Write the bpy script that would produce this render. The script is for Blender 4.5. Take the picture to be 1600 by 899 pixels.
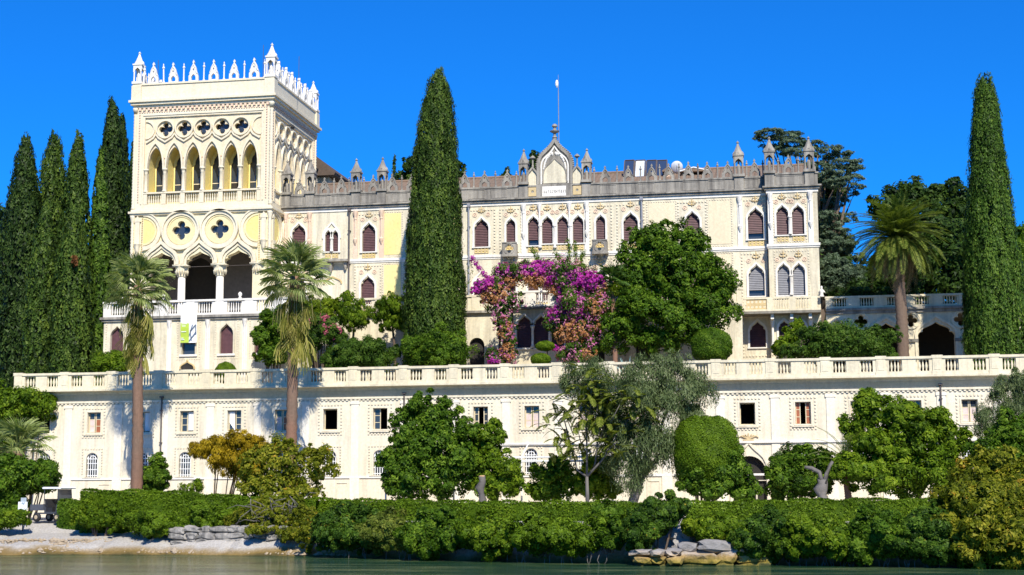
import bpy, math, random
import numpy as np
from mathutils import Vector, Matrix, noise
from mathutils.geometry import tessellate_polygon
random.seed(7); rng = np.random.default_rng(7)
PI = math.pi; R_ = math.radians
for o in list(bpy.data.objects): bpy.data.objects.remove(o)
scene = bpy.context.scene
COL = scene.collection

# ------------------------------------------------------------------ camera
CAM = Vector((0.0, -90.0, 3.0)); FPX = 2400.0
YAW, PITCH, ROLL = R_(10.0), math.atan(322.5 / 2400.0), R_(-0.28)
_F = Vector((-math.sin(YAW) * math.cos(PITCH), math.cos(YAW) * math.cos(PITCH), math.sin(PITCH)))
_R = Vector((math.cos(YAW), math.sin(YAW), 0)); _U = _R.cross(_F)
_R, _U = _R * math.cos(ROLL) + _U * math.sin(ROLL), _U * math.cos(ROLL) - _R * math.sin(ROLL)
cd = bpy.data.cameras.new('camera'); cam = bpy.data.objects.new('camera', cd); COL.objects.link(cam)
cd.sensor_width = 36.0; cd.lens = 36.0 * FPX / 1600.0; cd.clip_start = 0.5; cd.clip_end = 6000
M = Matrix((( _R.x, _U.x, -_F.x), (_R.y, _U.y, -_F.y), (_R.z, _U.z, -_F.z))).to_4x4()
M.translation = CAM; cam.matrix_world = M
scene.camera = cam
# ------------------------------------------------------------------ sky and sun
SUN_AZ, SUN_EL = R_(22.0), R_(43.0)          # sun stands to the right of the facade's normal
sdir = Vector((math.sin(SUN_AZ) * math.cos(SUN_EL), -math.cos(SUN_AZ) * math.cos(SUN_EL), math.sin(SUN_EL)))
w = bpy.data.worlds.new('World'); scene.world = w; w.use_nodes = True
nt = w.node_tree; bg = nt.nodes['Background']
sky = nt.nodes.new('ShaderNodeTexSky'); sky.sky_type = 'NISHITA'; sky.sun_disc = False
sky.sun_elevation = SUN_EL; sky.sun_rotation = PI - SUN_AZ; sky.altitude = 100; sky.air_density = 1.0; sky.dust_density = 0.15; sky.ozone_density = 3.0
hs = nt.nodes.new('ShaderNodeMix'); hs.data_type = 'RGBA'; hs.blend_type = 'MULTIPLY'; hs.inputs[0].default_value = 1.0; hs.inputs[7].default_value = (0.045, 0.53, 1.24, 1)   # deep azure of the photograph
nt.links.new(sky.outputs[0], hs.inputs[6]); nt.links.new(hs.outputs[2], bg.inputs['Color'])
bg.inputs['Strength'].default_value = 0.108
sl = bpy.data.lights.new('sun', 'SUN'); so = bpy.data.objects.new('sun', sl); COL.objects.link(so)
sl.energy = 5.0; sl.angle = R_(0.53); sl.color = (1.0, 0.94, 0.82)
so.rotation_euler = sdir.to_track_quat('Z', 'Y').to_euler(); so.location = (0, -40, 60)
vs = scene.view_settings; vs.view_transform = 'Standard'; vs.look = 'None'; vs.gamma = 1.0; vs.use_curve_mapping = False
vs.exposure = 0.36
scene.render.engine = 'CYCLES'
scene.cycles.max_bounces = 6; scene.cycles.transparent_max_bounces = 4

# ------------------------------------------------------------------ helpers
def at(px, py, Y):
    """place on the plane y = Y that lies behind a point of the photograph"""
    d = _F * FPX + _R * (px - 800) + _U * (449.5 - py)
    return CAM + d * ((Y - CAM.y) / d.y)
def ZL(px, py, Y): return at(px, py, Y).z
def XL(px, py, Y): return at(px, py, Y).x

WM = {}
def link(o, parent=None, world=None):
    COL.objects.link(o)
    world = world or Matrix.Identity(4)
    WM[o.name] = world
    if parent is not None:
        o.parent = parent; o.matrix_parent_inverse = WM[parent.name].inverted()
    o.matrix_basis = world
    return o
def thing(name, label, cat, loc=(0, 0, 0), group=None):
    o = bpy.data.objects.new(name, None); link(o, None, Matrix.Translation(Vector(loc))); o.empty_display_size = 0.3
    return tag(o, label, cat, group)
def tag(o, label, cat, group=None):
    o['label'] = label; o['category'] = cat
    if group: o['group'] = group
    return o
def structure(o): o['kind'] = 'structure'; return o

FINE = ('beaded_border', 'baluster_row', 'bare_twigs', 'hanging_stalks')    # too small to pick apart: one joined part each
class MB:
    def __init__(s, T=None): s.v = []; s.f = []; s.T = T
    def add(s, vs, fs):
        b = len(s.v); s.v += [tuple(p) for p in vs]; s.f += [tuple(i + b for i in f) for f in fs]; return s
    def box(s, x0, x1, y0, y1, z0, z1):
        return s.add([(x0, y0, z0), (x1, y0, z0), (x1, y1, z0), (x0, y1, z0), (x0, y0, z1), (x1, y0, z1), (x1, y1, z1), (x0, y1, z1)],
                     [(0, 1, 5, 4), (1, 2, 6, 5), (2, 3, 7, 6), (3, 0, 4, 7), (4, 5, 6, 7), (3, 2, 1, 0)])
    def prism(s, outer, y0, y1, holes=(), back=True):
        """polygon in x,z with holes, front at y0, back at y1"""
        loops = [outer] + list(holes)
        tris = tessellate_polygon([[Vector((p[0], p[1], 0)) for p in l] for l in loops])
        pts = [p for l in loops for p in l]; n = len(pts)
        vs = [(p[0], y0, p[1]) for p in pts] + [(p[0], y1, p[1]) for p in pts]
        fs = []
        for t in tris:
            a, b, c = (pts[i] for i in t)
            if (b[0] - a[0]) * (c[1] - a[1]) - (b[1] - a[1]) * (c[0] - a[0]) < 0: t = (t[0], t[2], t[1])
            fs.append(tuple(t))
            if back: fs.append((t[2] + n, t[1] + n, t[0] + n))
        k = 0
        for li, l in enumerate(loops):
            m = len(l); ar = sum(l[i][0] * l[(i + 1) % m][1] - l[(i + 1) % m][0] * l[i][1] for i in range(m))
            ccw = (ar > 0) == (li == 0)
            for i in range(m):
                a, b = k + i, k + (i + 1) % m
                fs.append((b, a, a + n, b + n) if ccw else (a, b, b + n, a + n))
            k += m
        return s.add(vs, fs)
    def band(s, path, wd, y0, y1, closed=False):
        """flat moulding of width wd along a path in x,z"""
        n = len(path); L = []; Rr = []
        for i in range(n):
            a = path[(i - 1) % n] if closed or i > 0 else path[i]
            b = path[(i + 1) % n] if closed or i < n - 1 else path[i]
            dx, dz = b[0] - a[0], b[1] - a[1]; d = math.hypot(dx, dz) or 1
            nx, nz = -dz / d * wd / 2, dx / d * wd / 2
            L.append((path[i][0] + nx, path[i][1] + nz)); Rr.append((path[i][0] - nx, path[i][1] - nz))
        vs = []
        for i in range(n): vs += [(L[i][0], y0, L[i][1]), (Rr[i][0], y0, Rr[i][1]), (Rr[i][0], y1, Rr[i][1]), (L[i][0], y1, L[i][1])]
        fs = []
        for i in range(n if closed else n - 1):
            a, b = 4 * i, 4 * ((i + 1) % n)
            fs += [(a, a + 1, b + 1, b), (a + 1, a + 2, b + 2, b + 1), (a + 3, a, b, b + 3), (a + 2, a + 3, b + 3, b + 2)]
        if not closed: fs += [(3, 2, 1, 0), (4 * n - 4, 4 * n - 3, 4 * n - 2, 4 * n - 1)]
        return s.add(vs, fs)
    def lathe(s, prof, cx=0, cy=0, n=10, ang0=0.0, cap=True):
        vs = []; fs = []
        for r, z in prof:
            for k in range(n):
                a = ang0 + 2 * PI * k / n; vs.append((cx + r * math.cos(a), cy + r * math.sin(a), z))
        for i in range(len(prof) - 1):
            for k in range(n):
                k2 = (k + 1) % n; fs.append((i * n + k, i * n + k2, (i + 1) * n + k2, (i + 1) * n + k))
        if cap: fs += [tuple(reversed(range(n))), tuple(range((len(prof) - 1) * n, len(prof) * n))]
        return s.add(vs, fs)
    def tube(s, pts, rad, n=6):
        pts = [Vector(p) for p in pts]; vs = []; fs = []
        for i, p in enumerate(pts):
            d = (pts[min(i + 1, len(pts) - 1)] - pts[max(i - 1, 0)]).normalized()
            a = d.cross(Vector((0.31, 0.22, 0.93) if abs(d.z) < 0.9 else (1, 0, 0))).normalized(); b = d.cross(a)
            r = rad[i] if hasattr(rad, '__len__') else rad
            for k in range(n):
                t = 2 * PI * k / n; vs.append(p + a * (r * math.cos(t)) + b * (r * math.sin(t)))
        for i in range(len(pts) - 1):
            for k in range(n):
                k2 = (k + 1) % n; fs.append((i * n + k, i * n + k2, (i + 1) * n + k2, (i + 1) * n + k))
        fs += [tuple(reversed(range(n))), tuple(range((len(pts) - 1) * n, len(pts) * n))]
        return s.add(vs, fs)
    def mesh(s, name, mat, smooth=False):
        me = bpy.data.meshes.new(name); vs = s.v
        if s.T is not None: vs = [tuple(s.T @ Vector(p)) for p in vs]
        me.from_pydata(vs, [], s.f); me.materials.append(mat)
        if smooth: me.polygons.foreach_set('use_smooth', [True] * len(me.polygons))
        me.update(); return me
    def build(s, name, mat, parent=None, smooth=False):
        o = link(bpy.data.objects.new(name, s.mesh(name, mat, smooth)), parent)
        if name in FINE: o['kind'] = 'stuff'
        return o
def inst(name, me, loc, parent=None, rot=(0, 0, 0), scale=(1, 1, 1)):
    from mathutils import Euler
    if name in ('crest_plaque', 'spike', 'pinnacle', 'baluster'):      # hand carved: no two stand quite alike
        j = random.uniform; rot = (rot[0] + j(-.025, .025), rot[1] + j(-.025, .025), rot[2] + j(-.06, .06)); q = j(.95, 1.04) if name != 'baluster' else 1; scale = (scale[0] * j(.96, 1.03), scale[1], scale[2] * q)
    Wm = Matrix.Translation(Vector(loc)) @ Euler(rot).to_matrix().to_4x4() @ Matrix.Diagonal((*scale, 1))
    return link(bpy.data.objects.new(name, me), parent, Wm)

# ------------------------------------------------------------------ materials
def nodes(name):
    m = bpy.data.materials.new(name); m.use_nodes = True; t = m.node_tree
    return m, t, t.nodes['Principled BSDF']
def N(t, kind, **kw):
    n = t.nodes.new(kind)
    for k, v in kw.items():
        if k.startswith('_'): setattr(n, k[1:], v)
        else: n.inputs[k.replace('__', ' ')].default_value = v
    return n
def ramp(t, fac, stops):
    r = t.nodes.new('ShaderNodeValToRGB'); e = r.color_ramp.elements
    while len(e) < len(stops): e.new(0.5)
    for k, (p, c) in enumerate(stops): e[k].position = p; e[k].color = (*c, 1) if len(c) == 3 else c
    t.links.new(fac, r.inputs[0]); return r
def mixc(t, fac, a, b, mode='MIX'):
    m = t.nodes.new('ShaderNodeMix'); m.data_type = 'RGBA'; m.blend_type = mode
    for sock, v in ((0, fac), (6, a), (7, b)):
        if hasattr(v, 'links'): t.links.new(v, m.inputs[sock])
        else: m.inputs[sock].default_value = v if sock == 0 else (*v, 1)
    return m.outputs[2]
def pos(t, scale=(1, 1, 1)):
    g = t.nodes.new('ShaderNodeNewGeometry'); mp = t.nodes.new('ShaderNodeMapping')
    mp.inputs['Scale'].default_value = scale; t.links.new(g.outputs['Position'], mp.inputs['Vector']); return mp.outputs[0]
def noise_tex(t, vec, scale, detail=4, rough=0.55):
    n = N(t, 'ShaderNodeTexNoise', Scale=scale, Detail=detail, Roughness=rough); t.links.new(vec, n.inputs['Vector']); return n.outputs['Fac']
def bump(t, b, h, strength=0.3, dist=0.05):
    n = N(t, 'ShaderNodeBump', Strength=strength, Distance=dist); t.links.new(h, n.inputs['Height']); t.links.new(n.outputs[0], b.inputs['Normal'])
def plaster(name, col, stain, amt=0.5, patch=None, rough=0.85, lo=0.5, hi=0.75, bstr=0.25):
    """weathered plaster or stone: broad tone patches, vertical rain streaks, fine grain"""
    m, t, b = nodes(name); b.inputs['Roughness'].default_value = rough; b.inputs['Specular IOR Level'].default_value = 0.2
    big = noise_tex(t, pos(t), 0.35, 5); fine = noise_tex(t, pos(t), 6.0, 5, 0.7)
    st = noise_tex(t, pos(t, (1.9, 1.9, 0.16)), 1.2, 8, 0.7)
    c = mixc(t, ramp(t, big, [(0.35, (0, 0, 0)), (0.7, (1, 1, 1))]).outputs[0], col, patch or tuple(x * 0.9 for x in col))
    f = ramp(t, st, [(lo, (0, 0, 0)), (hi, (amt,) * 3)]).outputs[0]
    c = mixc(t, f, c, stain)
    g = ramp(t, fine, [(0.3, (0.82,) * 3), (0.62, (1, 1, 1))]).outputs[0]
    c = mixc(t, 1.0, c, g, 'MULTIPLY')
    t.links.new(c, b.inputs['Base Color']); bump(t, b, fine, bstr, 0.03)
    return m
def plain(name, col, rough=0.6, metal=0.0, var=0.15, scale=4.0, spec=0.4):
    m, t, b = nodes(name); b.inputs['Roughness'].default_value = rough; b.inputs['Metallic'].default_value = metal
    b.inputs['Specular IOR Level'].default_value = spec
    n = noise_tex(t, pos(t), scale, 4)
    g = ramp(t, n, [(0.3, tuple(x * (1 - var) for x in col)), (0.7, tuple(min(1, x * (1 + var)) for x in col))])
    t.links.new(g.outputs[0], b.inputs['Base Color']); return m
def leafmat(name, stops, trans=0.35, rough=0.5):
    """foliage: every leaf carries its own tint in the attribute 'tint'"""
    m, t, b = nodes(name); b.inputs['Roughness'].default_value = rough; b.inputs['Specular IOR Level'].default_value = 0.12
    a = t.nodes.new('ShaderNodeAttribute'); a.attribute_name = 'tint'
    c = ramp(t, a.outputs['Fac'], stops).outputs[0]
    t.links.new(c, b.inputs['Base Color'])
    tr = t.nodes.new('ShaderNodeBsdfTranslucent'); t.links.new(mixc(t, 1.0, c, (1.0, 1.15, 0.45), 'MULTIPLY'), tr.inputs['Color'])
    mx = t.nodes.new('ShaderNodeMixShader'); mx.inputs[0].default_value = trans
    t.links.new(b.outputs[0], mx.inputs[1]); t.links.new(tr.outputs[0], mx.inputs[2]); t.links.new(mx.outputs[0], t.nodes['Material Output'].inputs['Surface'])
    return m
MAT = {}
MAT['cream'] = plaster('cream_plaster', (0.80, 0.725, 0.545), (0.31, 0.27, 0.21), 0.8, (0.74, 0.655, 0.46), lo=0.42, hi=0.76)
MAT['lower'] = plaster('pale_plaster', (0.81, 0.74, 0.58), (0.46, 0.38, 0.27), 0.7, (0.78, 0.69, 0.51), lo=0.46, hi=0.80)
MAT['white_stone'] = plaster('white_stone', (0.84, 0.80, 0.72), (0.45, 0.42, 0.38), 0.35, (0.80, 0.75, 0.66))
MAT['bal_stone'] = plaster('balustrade_stone', (0.80, 0.72, 0.52), (0.36, 0.31, 0.22), 0.6, (0.73, 0.64, 0.45), lo=0.46, hi=0.78)
MAT['tower'] = plaster('tower_stone', (0.80, 0.72, 0.54), (0.60, 0.47, 0.32), 0.4, (0.78, 0.67, 0.47))
MAT['bead'] = plaster('pale_beading', (0.79, 0.70, 0.53), (0.55, 0.43, 0.28), 0.4, (0.78, 0.69, 0.52))
MAT['trim'] = plaster('white_trim', (0.85, 0.79, 0.66), (0.6, 0.5, 0.36), 0.35, (0.80, 0.73, 0.58))
MAT['tower_field'] = plaster('tower_ochre_field', (0.80, 0.69, 0.48), (0.58, 0.44, 0.29), 0.5, (0.78, 0.64, 0.44))
MAT['loggia'] = plaster('loggia_plaster', (0.83, 0.74, 0.50), (0.62, 0.50, 0.30), 0.45, (0.82, 0.71, 0.44))
MAT['yellow'] = plaster('yellow_plaster', (0.86, 0.71, 0.24), (0.70, 0.55, 0.25), 0.25, (0.84, 0.70, 0.32))
MAT['roundel'] = plaster('roundel_plaster', (0.83, 0.72, 0.42), (0.7, 0.58, 0.34), 0.35, (0.82, 0.68, 0.34))
MAT['yellow_panel'] = plaster('pale_yellow_panel', (0.84, 0.69, 0.27), (0.78, 0.64, 0.36), 0.4, (0.86, 0.73, 0.36))
MAT['pink'] = plaster('faded_pink_frieze', (0.76, 0.55, 0.40), (0.6, 0.42, 0.3), 0.4, (0.80, 0.62, 0.46))
MAT['ornament'] = plaster('ochre_ornament', (0.62, 0.46, 0.22), (0.35, 0.25, 0.14), 0.5, (0.66, 0.52, 0.30))
MAT['grey_stone'] = plaster('weathered_grey_stone', (0.43, 0.39, 0.32), (0.11, 0.10, 0.09), 0.9, (0.36, 0.33, 0.28), lo=0.38, hi=0.68, bstr=0.5)
MAT['dark_stone'] = plaster('mossy_stone', (0.30, 0.27, 0.22), (0.09, 0.085, 0.07), 0.8, (0.24, 0.22, 0.18), lo=0.4, hi=0.7, bstr=0.5)
MAT['blind'] = plain('maroon_blind', (0.10, 0.043, 0.045), 0.5, var=0.25)
MAT['grey_blind'] = plain('grey_blind', (0.19, 0.19, 0.21), 0.5, var=0.15)
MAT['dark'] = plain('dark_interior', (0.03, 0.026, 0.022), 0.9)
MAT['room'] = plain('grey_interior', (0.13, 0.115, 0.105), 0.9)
MAT['metal'] = plain('dark_pipe_metal', (0.12, 0.10, 0.09), 0.5, 0.3)
MAT['lead'] = plain('grey_lead', (0.28, 0.28, 0.30), 0.5, 0.2)
MAT['white'] = plain('white_paint', (0.80, 0.80, 0.78), 0.45, var=0.05)
MAT['wood'] = plain('cream_window_wood', (0.66, 0.56, 0.36), 0.5, var=0.1)
MAT['redwood'] = plain('red_brown_wood', (0.33, 0.11, 0.05), 0.5)
MAT['curtain'] = plain('curtain_cloth', (0.62, 0.50, 0.46), 0.9, var=0.12)
MAT['black'] = plain('black_rubber', (0.02, 0.02, 0.022), 0.6)
MAT['bark'] = plaster('tree_bark', (0.17, 0.12, 0.085), (0.06, 0.045, 0.035), 0.7, (0.13, 0.10, 0.07), bstr=0.8)
MAT['greybark'] = plaster('grey_bark', (0.125, 0.112, 0.10), (0.05, 0.045, 0.04), 0.7, (0.22, 0.2, 0.18), bstr=0.8)
def glass(name, col, rough=0.06):
    m, t, b = nodes(name); b.inputs['Base Color'].default_value = (*col, 1); b.inputs['Roughness'].default_value = rough
    b.inputs['Specular IOR Level'].default_value = 0.6; b.inputs['IOR'].default_value = 1.5
    n = noise_tex(t, pos(t), 1.3, 2); bump(t, b, n, 0.05, 0.05); return m
MAT['glass'] = glass('window_glass', (0.035, 0.045, 0.06))
MAT['solar'] = glass('solar_glass', (0.03, 0.05, 0.10), 0.12)
MAT['tile'] = plaster('clay_roof_tile', (0.25, 0.17, 0.115), (0.10, 0.08, 0.065), 0.7, (0.20, 0.15, 0.11))

# ------------------------------------------------------------------ profiles
def mirror(half, cx, z0, hw, h):
    """half profile (x 1..0, z 0..1) to a full arch path from right spring to left spring"""
    rp = [(cx + x * hw, z0 + z * h) for x, z in half]
    return rp + [(cx - x * hw, z0 + z * h) for x, z in reversed(half[:-1])]
LOBED = [(1, 0), (1.02, .14), (.98, .28), (.88, .38), (.74, .41), (.76, .52), (.66, .64), (.46, .73), (.24, .83), (.09, .93), (0, 1)]
OGEE = [(1, 0), (1, .18), (.94, .36), (.80, .53), (.60, .66), (.40, .76), (.20, .88), (0, 1)]
POINT = [(1, 0), (.97, .22), (.88, .45), (.72, .66), (.50, .82), (.25, .93), (0, 1)]
ROUND = [(math.cos(a * PI / 16), math.sin(a * PI / 16)) for a in range(9)]
def opening(half, cx, z0, zs, hw, h): return [(cx - hw, z0), (cx + hw, z0)] + mirror(half, cx, zs, hw, h)
def circle(cx, cz, r, n=20): return [(cx + r * math.cos(2 * PI * k / n), cz + r * math.sin(2 * PI * k / n)) for k in range(n)]
def quatrefoil(cx, cz, r):
    out = []
    for q in range(4):
        a0 = q * PI / 2; px, pz = cx + 0.58 * r * math.cos(a0), cz + 0.58 * r * math.sin(a0)
        for k in range(9):
            a = a0 - R_(125) + R_(250) * k / 8; out.append((px + 0.42 * r * math.cos(a), pz + 0.42 * r * math.sin(a)))
    return out
def rect(x0, x1, z0, z1): return [(x0, z0), (x1, z0), (x1, z1), (x0, z1)]
# ================================================================== the setting
GZ, TZ = 1.7, 9.55          # garden level, terrace level
# shoreline (x, y) and the ground behind it
SHORE = [(-400, -60), (-90, -24), (-60, -17.5), (-47, -16.2), (-39.5, -15.6), (-35.5, -14.2), (-30, -14.6), (-25, -15.6), (-21.5, -16.6), (-19, -17.6), (-15, -20), (-11, -21.5), (-7.6, -22.5),
         (-6.9, -22.8), (-4.3, -23.0), (-3.6, -23.1), (-0.5, -23.2), (1.5, -23.6), (5, -24.4), (9, -25.5), (14, -27), (30, -31), (100, -45), (400, -80)]
def shore_y(x):
    for (a, b), (c, d) in zip(SHORE, SHORE[1:]):
        if a <= x <= c: return b + (d - b) * (x - a) / (c - a)
    return -20
def water_mat():
    m, t, b = nodes('lake_water'); b.inputs['Roughness'].default_value = 0.07; b.inputs['IOR'].default_value = 1.33; b.inputs['Specular IOR Level'].default_value = 0.38
    n1 = noise_tex(t, pos(t, (0.16, 0.5, 1)), 1.0, 4, 0.6)
    c = ramp(t, n1, [(0.34, (0.006, 0.032, 0.016)), (0.5, (0.026, 0.062, 0.026)), (0.66, (0.11, 0.14, 0.06))]).outputs[0]
    t.links.new(c, b.inputs['Base Color'])
    w1 = noise_tex(t, pos(t, (0.7, 1.6, 1)), 1.6, 5, 0.62); bump(t, b, w1, 0.9, 0.35); return m
mb = MB(); mb.add([(-900, -700, 0), (900, -700, 0), (900, 300, 0), (-900, 300, 0)], [(0, 1, 2, 3)])
structure(mb.build('lake_water', water_mat()))
def ground_mat():
    m, t, b = nodes('gravel_soil'); b.inputs['Roughness'].default_value = 0.95; b.inputs['Specular IOR Level'].default_value = 0.1
    f = noise_tex(t, pos(t), 9.0, 6, 0.75); g = noise_tex(t, pos(t), 0.45, 4)
    g2 = t.nodes.new('ShaderNodeNewGeometry'); sx = t.nodes.new('ShaderNodeSeparateXYZ'); t.links.new(g2.outputs['Position'], sx.inputs[0])
    wob = t.nodes.new('ShaderNodeMath'); wob.operation = 'MULTIPLY_ADD'; t.links.new(g, wob.inputs[0]); wob.inputs[1].default_value = 0.9; 
    t.links.new(sx.outputs['Z'], wob.inputs[2])
    # waterline: algae ochre at the bottom, bleached limestone above (height on the bank itself)
    c = ramp(t, wob.outputs[0], [(0.40, (0.09, 0.075, 0.03)), (0.56, (0.25, 0.17, 0.06)), (0.70, (0.34, 0.26, 0.15)), (0.88, (0.50, 0.47, 0.43))]).outputs[0]
    c = mixc(t, 1.0, c, ramp(t, f, [(0.3, (0.6, 0.58, 0.55)), (0.7, (1.05, 1.05, 1.05))]).outputs[0], 'MULTIPLY')
    t.links.new(c, b.inputs['Base Color']); bump(t, b, f, 0.7, 0.08); return m
# bank: profile from below the water up to the garden level, widened where the beach lies
xs = [-400, -200, -120, -90, -75] + list(np.arange(-65, 26, 0.5)) + [30, 40, 60, 100, 200, 400]
prof = []
mb = MB(); rows = []
for x in xs:
    y0 = shore_y(x); beach = 1.0 if x < -38.5 else max(0.0, min(1.0, (-21.0 - x) / 4.0))*0.28 + (0.72*max(0, min(1, (-30 - x) / 8.5)))
    a = noise.noise((x * 0.6, 3.1, 0)) * 0.3
    b_ = noise.noise((x * 1.7, 9.1, 0)) * 0.15
    run = 0.5 + 4.6 * beach
    pr = [(-1.2, -1.2), (0.0 + a, 0.02), (0.25 + a + 0.9 * beach, 0.30 + b_ + 0.18*beach), (0.45 + a + 1.6 * beach, 0.62 + b_), (run * 0.8 + 0.35, 1.0 + b_ * .6 + 0.1 * (1 - beach)), (run + 0.7, 1.50 + (1 - beach) * 0.1), (run + 2.6, 1.62), (run + 5, 1.68), (run + 12, GZ), (60, GZ), (500, GZ)]
    rows.append([(x, y0 + dy + (0 if dy > 20 else 0), z) for dy, z in pr])
n = len(rows[0])
for r in rows: mb.v += r
for i in range(len(rows) - 1):
    for k in range(n - 1): mb.f.append((i * n + k, (i + 1) * n + k, (i + 1) * n + k + 1, i * n + k + 1))
structure(mb.build('ground', ground_mat(), smooth=False))
# upper terrace the villa stands on
mb = MB(); mb.box(-46.8, 60, 0.51, 60, TZ - .35, TZ); mb.box(-46.8, 60, 3.6, 60, GZ - .3, TZ - .351)
structure(mb.build('terrace_ground', plain('terrace_gravel', (0.36, 0.30, 0.20), 0.95, var=0.3)))
mb = MB(); pts = [(-130, 3), (-47.05, 3), (-47.05, 60), (-130, 90)]
mb.add([(-130, 4, GZ), (-47.2, 4, GZ), (-47.2, 9, TZ - .2), (-130, 12, TZ - .2), (-47.2, 90, TZ), (-130, 90, TZ)], [(0, 1, 2, 3), (3, 2, 4, 5)])
structure(mb.build('hillside', plain('hillside_soil', (0.06, 0.055, 0.03), 0.95, var=0.4)))

# ================================================================== terrace building (long lower range)
LB = thing('terrace_building', 'long cream two storey terrace building with rows of small windows below the stone balustrade', 'building', (-17, 0.3, GZ))
LX0, LX1 = -46.9, 24.0
zW0, zW1 = 6.90, 8.15
UPW = [(68, 'half'), (147, 'red'), (224, 'blue'), (292, 'curtain'), (366, 'curtain2'), (440, 'red'), (516, 'open'), (594, 'ajar'), (672, 'open'), (751, 'ajar2'), (831, 'shut'),
       (915, 'shut'), (999, 'shut'), (1083, 'open'), (1168, 'open'), (1255, 'doors'), (1342, 'red'), (1428, 'shut'), (1516, 'doors2'), (1604, 'shut')]
ARW = [70, 144, 222, 289, 366, 440, 516, 593, 671, 750, 830, 915, 999, 1083, 1262, 1345, 1430, 1516, 1604]
holes = []
wx = [(XL(p, 655, 0), k) for p, k in UPW]; ax = [XL(p, 725, 0) for p in ARW]
HW, AHW = 0.44, 0.38
for x, k in wx: holes.append(rect(x - HW, x + HW, zW0, zW1))
for x in ax: holes.append(opening(ROUND, x, 4.15, 5.28, AHW, AHW))
dx_ = XL(1171, 740, 0)
holes.append(opening(ROUND, dx_, 1.75, 4.15, 0.95, 0.95))
MB().prism(rect(LX0, LX1, GZ - 0.4, TZ - 0.02), 0.0, 0.5, holes).build('wall', MAT['lower'], LB)
MB().box(LX0, LX0 + 0.5, 0.501, 9, GZ - .4, TZ - 0.36).build('end_wall', MAT['lower'], LB)
# dark rooms behind the open windows
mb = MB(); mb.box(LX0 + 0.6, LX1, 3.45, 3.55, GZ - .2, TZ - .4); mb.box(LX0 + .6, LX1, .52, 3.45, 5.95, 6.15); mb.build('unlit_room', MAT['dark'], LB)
# eaves, frieze, string courses
mb = MB(); mb.prism([(-0.66, TZ - 0.09), (-0.66, TZ + 0.03), (0.1, TZ + 0.03), (0.1, TZ - 0.30), (-0.06, TZ - 0.28), (-0.12, TZ - 0.12)], LX0 - 0.5, LX1)
o = MB(Matrix(((0, 1, 0, 0), (1, 0, 0, 0), (0, 0, 1, 0), (0, 0, 0, 1)))); o.v, o.f = mb.v, [tuple(reversed(f)) for f in mb.f]
o.build('eaves', MAT['bal_stone'], LB)
MB().box(LX0 - 0.07, LX1, -0.10, 0.0, 8.74, 8.86).build('string_course', MAT['lower'], LB)
MB().box(LX0 + .01, LX1, -.02, -.001, 8.862, TZ - .31).build('frieze', plaster('ochre_bounce_frieze', (.70, .56, .33), (.5, .38, .22), .4, (.74, .62, .42)), LB)  # ochre tone also paints warm bounced light into the shaded band under the eaves
mb = MB()
x = LX0
while x < LX1: mb.box(x, x + 0.13, -0.075, -0.001, 8.64, 8.735); x += 0.26
o = mb.build('dentil_course', MAT['lower'], LB); o['kind'] = 'stuff'
MB().box(LX0 - 0.05, LX1, -0.07, -0.001, 3.98, 4.10).build('sill_course', MAT['white_stone'], LB)
MB().box(XL(770, 695, 0), LX1, -0.13, -0.001, 5.84, 5.96).build('hood_course', MAT['white_stone'], LB)
# pilasters half way between the windows
cx_ = [w[0] for w in wx]
for a, b in zip(cx_, cx_[1:]):
    m_ = (a + b) / 2
    mb = MB(); mb.box(m_ - 0.24, m_ + 0.24, -0.055, -0.001, 4.101, 8.635); mb.box(m_ - 0.30, m_ + 0.30, -0.085, -0.001, 8.42, 8.60); mb.box(m_ - 0.3, m_ + 0.3, -0.066, -0.001, GZ - .3, 3.975)
    mb.build('pilaster', MAT['trim'], LB)
    mb = MB(); mb.band(rect(a + .42, m_ - .42, 2.3, 3.7), .09, -.04, -.001, True); mb.build('plinth_panel', MAT['lower'], LB)
for p in (253.5, 632, 1470.5):
    x = XL(p, 640, 0)
    mb = MB(); mb.tube([(x, -0.11, 9.1), (x, -0.11, GZ)], 0.055, 8)
    for z in (8.2, 6.2, 4.4, 2.8): mb.box(x - 0.09, x + 0.09, -0.18, 0, z, z + 0.06)
    mb.box(x - 0.11, x + .11, -0.24, -0.01, 9.0, 9.09)
    mb.build('downpipe', MAT['metal'], LB)
def dentil_frame(mb, x0, x1, z0, z1, s=0.10, y0=-0.05, y1=-0.001, bottom=True):
    """dotted border of small raised blocks round a panel"""
    n = max(2, int((x1 - x0) / (2 * s))); m = max(2, int((z1 - z0) / (2 * s)))
    for i in range(n + 1):
        x = x0 + (x1 - x0) * i / n
        mb.box(x - s / 2, x + s / 2, y0, y1, z1 - s / 2, z1 + s / 2)
        if bottom: mb.box(x - s / 2, x + s / 2, y0, y1, z0 - s / 2, z0 + s / 2)
    for i in range(1, m):
        z = z0 + (z1 - z0) * i / m
        mb.box(x0 - s / 2, x0 + s / 2, y0, y1, z - s / 2, z + s / 2); mb.box(x1 - s / 2, x1 + s / 2, y0, y1, z - s / 2, z + s / 2)
    return mb
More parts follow.
